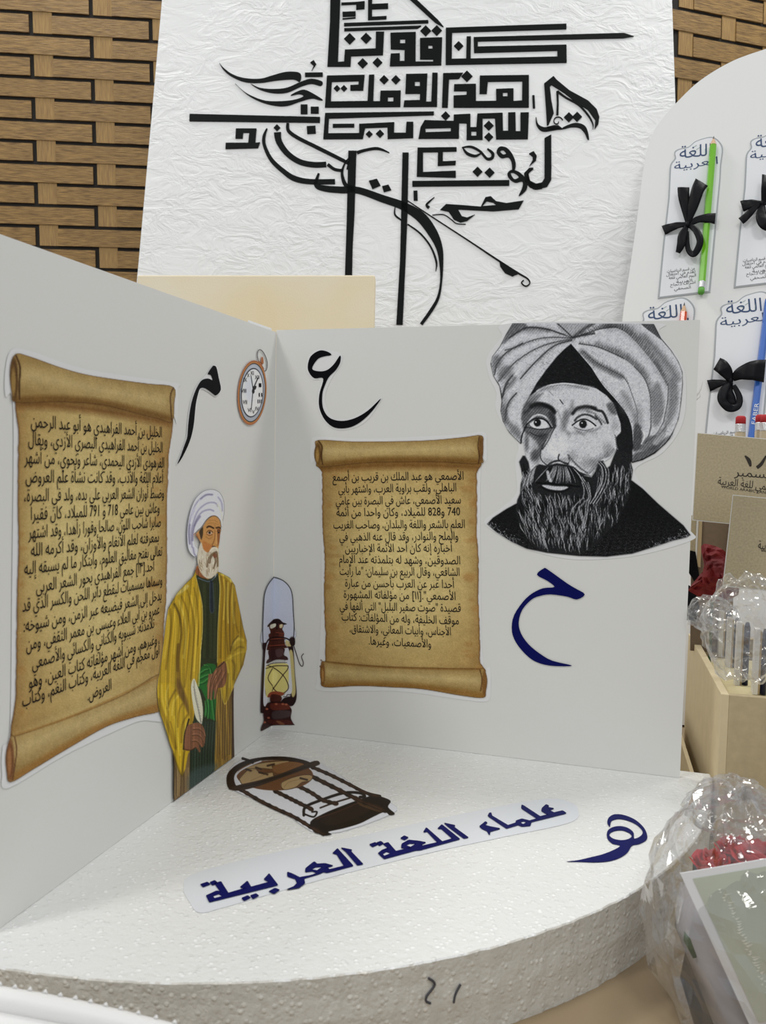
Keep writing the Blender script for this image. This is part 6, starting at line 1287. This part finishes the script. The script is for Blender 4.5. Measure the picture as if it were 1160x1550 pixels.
for i, (x, lab) in enumerate(((1122, 'red-tipped pencil rising behind the kraft event card, nearer the portrait card'), (1152, 'red-tipped pencil behind the kraft card, half hidden by its neighbour'), (1160, 'red-tipped pencil rising at the very right edge behind the kraft card'))):
    dd = 0.92 if i != 1 else 0.94
    top = at_depth(x, 628 if i else 630, dd); bot = at_depth(x - 8, 830, dd - .002); ax = (bot - top).normalized()
    pencil('pencil', lab, top + ax * 0.185, top, 0.0056, (0.55, 0.45, 0.3), (0.45, 0.015, 0.02), group='pencils behind the kraft cards')
def crumple_disc(pl, loop, z, amp, seed, n=9):
    cx = sum(p[0] for p in loop) / len(loop); cy = sum(p[1] for p in loop) / len(loop); rows = []
    for i in range(n):
        t = i / (n - 1); row = []
        for j in range(len(loop) + 1):
            x, y = loop[j % len(loop)]; X, Y = cx + (x - cx) * t, cy + (y - cy) * t
            zz = z + amp * (1 - t * t) + amp * 0.55 * abs(noise.noise(Vector((X * .09, Y * .09, seed)))) * 2 + (amp * .35 if j % 2 else 0) * t
            u, v = pl.hit(X, Y, zz); row.append((u, v, zz))
        rows.append(row)
    return MB().grid(rows)
fp = Plane(at_depth(1075, 890, 0.87), cdir(1, -.05, .1), cdir(.03, 4, -.1))
fw = thing('paper_flower', 'crinkled dark red paper flower beside the kraft cards', 'flower', fp.M)
M_red = mat('dark_red_crepe', (0.20, 0.003, 0.006), 0.7, 0.35, 60, bump=0.5, bscale=90)
lp_ = catmull([(1062, 827), (1077, 825), (1102, 838), (1112, 870), (1118, 900), (1080, 910), (1046, 896), (1044, 890), (1062, 868), (1067, 858)], True, 3)
crumple_disc(fp, lp_, 0.0, .009, 2.0).build('petal_cluster', M_red, fw, fp.M, solid=.0006)
crumple_disc(fp, catmull([(1070, 850), (1096, 850), (1104, 885), (1084, 896), (1064, 885)], True, 3), 0.008, .008, 5.0).build('inner_petals', M_red, fw, fp.M, solid=.0006)
MB().tube([fp.world(.004, 0.0, -.002), fp.world(.004, -.02, -.004), (fp.world(.004, -.02, -.004).x, fp.world(.004, -.02, -.004).y, TZ + zi - .002)], .0015, 8).build('stem', mat('green_wire', (.03, .08, .02), .6), fw, I4)
# ---------------------------------------------------------------- cellophane bouquets
def cello_mat():
    m = bpy.data.materials.new('clear_cellophane'); m.use_nodes = True; N = m.node_tree.nodes; L = m.node_tree.links
    N.remove(N['Principled BSDF']); out = N['Material Output']
    tr = N.new('ShaderNodeBsdfTransparent'); tr.inputs[0].default_value = (0.93, 0.93, 0.93, 1)
    gl = N.new('ShaderNodeBsdfGlossy'); gl.inputs['Roughness'].default_value = 0.06; gl.inputs['Color'].default_value = (1, 1, 1, 1)
    di = N.new('ShaderNodeBsdfDiffuse'); di.inputs[0].default_value = (.8, .8, .82, 1)
    lw = N.new('ShaderNodeLayerWeight'); lw.inputs['Blend'].default_value = 0.28
    tc = N.new('ShaderNodeTexCoord'); ns = N.new('ShaderNodeTexNoise'); ns.inputs['Scale'].default_value = 38; ns.inputs['Detail'].default_value = 4; ns.inputs['Distortion'].default_value = 1.5
    L.new(tc.outputs['Object'], ns.inputs['Vector']); bp = N.new('ShaderNodeBump'); bp.inputs['Strength'].default_value = 0.5; bp.inputs['Distance'].default_value = 0.003
    L.new(ns.outputs['Fac'], bp.inputs['Height']); L.new(bp.outputs[0], gl.inputs['Normal']); L.new(bp.outputs[0], lw.inputs['Normal'])
    mr = N.new('ShaderNodeMapRange'); mr.inputs['To Min'].default_value = 0.06; mr.inputs['To Max'].default_value = 0.62; L.new(lw.outputs['Facing'], mr.inputs['Value'])
    m1 = N.new('ShaderNodeMixShader'); L.new(mr.outputs[0], m1.inputs[0]); L.new(tr.outputs[0], m1.inputs[1]); L.new(gl.outputs[0], m1.inputs[2])
    m2 = N.new('ShaderNodeMixShader'); m2.inputs[0].default_value = 0.035; L.new(m1.outputs[0], m2.inputs[1]); L.new(di.outputs[0], m2.inputs[2]); L.new(m2.outputs[0], out.inputs[0])
    return m
M_cello = cello_mat()
def crumpled(center, rad, seed, amp, n=(46, 30), floor=None, tilt=None, gather=0.0):
    mb = MB(); rows = []
    tm = Matrix.Rotation(tilt[0], 3, tilt[1]) if tilt else Matrix.Identity(3)
    for i in range(n[1] + 1):
        th_ = math.pi * i / n[1]; row = []
        for j in range(n[0] + 1):
            ph = 2 * math.pi * (j % n[0]) / n[0]
            d = Vector((math.cos(ph) * math.sin(th_), math.sin(ph) * math.sin(th_), math.cos(th_)))
            q = d * 2.6 + Vector((seed, 0, 0)); r = 1.0
            for o_, a_ in ((.8, 1.0), (1.7, .5), (3.3, .16)):
                r -= amp * a_ * (1 - 2.2 * abs(noise.noise(q * o_)))
            if gather: r *= 1 - gather * max(0, d.z - .35) ** .8 * (0.8 + .3 * math.sin(ph * 7))
            p = tm @ Vector((d.x * rad[0] * r, d.y * rad[1] * r, d.z * rad[2] * r)) + Vector(center)
            if floor is not None and p.z < floor: p.z = floor
            row.append(tuple(p))
        rows.append(row)
    return mb.grid(rows)
def rose(center, r, seed, parent, material):
    rg = random.Random(seed); c = Vector(center)
    for k in range(9):
        a0 = k * 2.4; rr = r * (0.35 + .075 * k); mb = MB(); rows = []
        for i in range(6):
            v = i / 5; row = []
            for j in range(8):
                u = a0 + (j / 7 - .5) * 2.3; fl = rr * (0.35 + .65 * v ** .6) * (1 + .25 * max(0, v - .7) * k * .4)
                row.append((c.x + math.cos(u) * fl, c.y + math.sin(u) * fl, c.z - r * .6 + v * r * (1.35 - k * .06) + .0012 * math.sin(u * 6 + seed)))
            rows.append(row)
        mb.grid(rows).build('petal', material, parent, I4, smooth=True, solid=.0005)
M_rose = mat('red_rose', (0.62, 0.008, 0.012), 0.5, 0.2, 80); M_leaf = mat('dark_green_leaf', (.025, .09, .02), .45, .3, 60); M_wrap = mat('dark_grey_wrap', (.03, .03, .035), .5)
M_pwrap = mat('pale_inner_paper', (.40, .38, .40), .6)
cb_ = at_depth(1118, 1385, 0.52)
bq = thing('cellophane_bouquet', 'red roses wrapped in crumpled cellophane with a green card, lower right corner', 'bouquet', Matrix.Translation((cb_.x, cb_.y, TZ)))
up_c = cdir(0, 1, 0)
crumpled((cb_.x, cb_.y, cb_.z + .003), (.058, .074, .088), 3.1, .085, floor=TZ + .0008, gather=.25).build('cellophane_wrap', M_cello, bq, I4)
nk = at_depth(1112, 1225, 0.55); crumpled(tuple(nk), (.036, .026, .022), 8.4, .15, (34, 20)).build('gathered_neck', M_cello, bq, I4)
for i, (x, y, d, r) in enumerate(((1078, 1312, .535, .013), (1115, 1292, .545, .013), (1156, 1310, .52, .018), (1105, 1535, .49, .012))):
    rose(at_depth(x, y, d), r, i, bq, M_rose)
for i, P in enumerate(([(1040, 1400, .51), (1050, 1420, .50), (1052, 1450, .50)], [(1085, 1300, .55), (1075, 1330, .55), (1070, 1360, .55)], [(1120, 1340, .53), (1110, 1300, .54), (1130, 1275, .55)])):
    pts = [at_depth(*p) for p in P]; s_ = cdir(1, .2, 0).normalized(); rows = [[tuple(p + s_ * (k * wd_)) for k in (-1, -.5, 0, .5, 1)] for p, wd_ in zip(pts, (.001, .006, .001))]
    MB().grid(rows).build('leaf', M_leaf, bq, I4, smooth=True, solid=.0004)
mb = MB()
for i in range(6):
    mb.tube([at_depth(1085 + i * 12, 1330, .54), at_depth(1098 + i * 5, 1440, .52), at_depth(1100 + i * 9, 1560, .475)], .0016, 8)
mb.build('stems', M_leaf, bq, I4)['kind'] = 'stuff'
wr = [[tuple(at_depth(x, y, d)) for x, y, d in r] for r in ([(1030, 1335, .53), (1052, 1335, .51), (1075, 1345, .50)], [(1022, 1400, .52), (1040, 1405, .50), (1080, 1400, .495)], [(1050, 1470, .505), (1070, 1475, .495), (1100, 1470, .49)], [(1085, 1560, .475), (1110, 1560, .47), (1140, 1560, .47)])]
MB().grid(wr).build('inner_paper', M_pwrap, bq, I4, smooth=True, solid=.0005)
wr = [[tuple(at_depth(x, y, d)) for x, y, d in r] for r in ([(1050, 1300, .55), (1085, 1310, .53), (1180, 1330, .54)], [(1046, 1400, .53), (1090, 1400, .51), (1190, 1400, .53)], [(1030, 1480, .505), (1100, 1480, .495), (1190, 1480, .505)], [(1060, 1580, .475), (1120, 1580, .47), (1190, 1580, .475)])]
MB().grid(wr).build('dark_paper', M_wrap, bq, I4, smooth=True, solid=.0006)
gp = Plane(at_depth(1030, 1322, 0.475), cdir(1, .16, .16), cdir(-.42, 1, -.05))
tg = thing('greeting_card', 'white bordered sage green greeting card tucked in the cellophane', 'card', gp.M)
g0 = Vector(gp.hit(1030, 1322)); g1 = Vector(gp.hit(1160, 1300)); g2 = Vector(gp.hit(1137, 1556)); e1 = (g1 - g0).normalized(); e2 = (g2 - g0).normalized()
gq = lambda a, b: tuple(g0 + e1 * a + e2 * b)
MB().poly([[gq(0, 0), gq(.065, 0), gq(.065, .094), gq(0, .094)]], 0, .0006).build('white_border', M_cardw, tg, gp.M)
MB().poly([[gq(.0052, .004), (gq(.060, .004)), gq(.060, .089), gq(.0052, .089)]], .0004, .0002).build('green_panel', mat('sage_print', (.58, .63, .53), .5, .12, 20), tg, gp.M)
mb = MB(); rg = random.Random(4)
for i in range(44):
    b_ = .012 + i * .0016; a_ = .016 + rg.uniform(-.0012, .0012)
    mb.poly([[gq(a_, b_), gq(a_ + rg.uniform(.0015, .005), b_ + rg.uniform(-.0006, .0006)), gq(a_ + .001, b_ + .0011)]], .0006)
mb.build('faint_lettering', mat('pale_ink', (.85, .87, .78), .5), tg, gp.M)
mb = MB()
for P in ([(.040, .022), (.048, .018), (.056, .030), (.050, .038)], [(.036, .045), (.046, .04), (.050, .052), (.044, .060)]): mb.poly([catmull([gq(*p) for p in P], True, 4)], .0006)
mb.build('printed_motif', mat('grey_print', (.22, .25, .22), .5), tg, gp.M)
cb2 = at_depth(1128, 955, 0.715)
b2 = thing('cellophane_bag', 'crumpled clear cellophane bag resting over the pen packs in the tan box', 'bag', Matrix.Translation((cb2.x, cb2.y, TZ + zi)))
crumpled((cb2.x + .006, cb2.y + .03, cb2.z - .004), (.042, .034, .052), 1.3, .13, (54, 36), floor=TZ + zi + .001).build('film', M_cello, b2, I4)
nk = at_depth(1078, 930, .735); crumpled(tuple(nk), (.024, .014, .018), 6.2, .16, (30, 20)).build('film_corner', M_cello, b2, I4)
# ---------------------------------------------------------------- white trimmed box at the lower left corner
M_lace = mat('white_satin_cloth', (.84, .83, .82), .4, bump=.4, bscale=120)
P0 = [at_depth(x, y + 14, .395) for x, y in ((-160, 1462), (-60, 1484), (0, 1499), (60, 1509), (120, 1521), (180, 1535), (250, 1553), (330, 1575))]
zt = P0[3].z
cp = Vector((sum(p.x for p in P0) / 8, sum(p.y for p in P0) / 8, TZ))
lr = thing('satin_box', 'white satin covered box with beaded rim in the lower left corner', 'box', Matrix.Translation(cp))
MB().tube(P0, .0055, 20).build('rolled_rim', M_lace, lr, I4, smooth=True)
bk = [p - Vector((p.x, p.y, 0)).normalized() * -0.11 for p in P0]
mb = MB(); n_ = len(P0)
top = [p for p in P0] + [Vector((p.x, p.y, p.z)) for p in bk[::-1]]
b0 = len(mb.v); mb.v += [tuple(p + Vector((0, 0, -.002))) for p in top] + [(p.x, p.y, TZ + .0004) for p in top]; m_ = len(top)
mb.f.append(tuple(range(m_))); mb.f.append(tuple(range(m_, 2 * m_))[::-1])
for i in range(m_): mb.f.append((i, i + m_, (i + 1) % m_ + m_, (i + 1) % m_))
mb.build('box_body', M_lace, lr, I4)
mb = MB()
for i in range(19):
    t = i / 18 * 6.9; k = int(t); f = t - k; c_ = P0[k].lerp(P0[k + 1], f) + Vector((0, .002, .0055))
    mb.tube([c_ + Vector((-.0012, 0, 0)), c_ + Vector((.0002, 0, .0009)), c_ + Vector((.0012, 0, 0))], [.0003, .0008, .0003], 8)
mb.build('beaded_trim', M_lace, lr, I4, smooth=True)['kind'] = 'stuff'
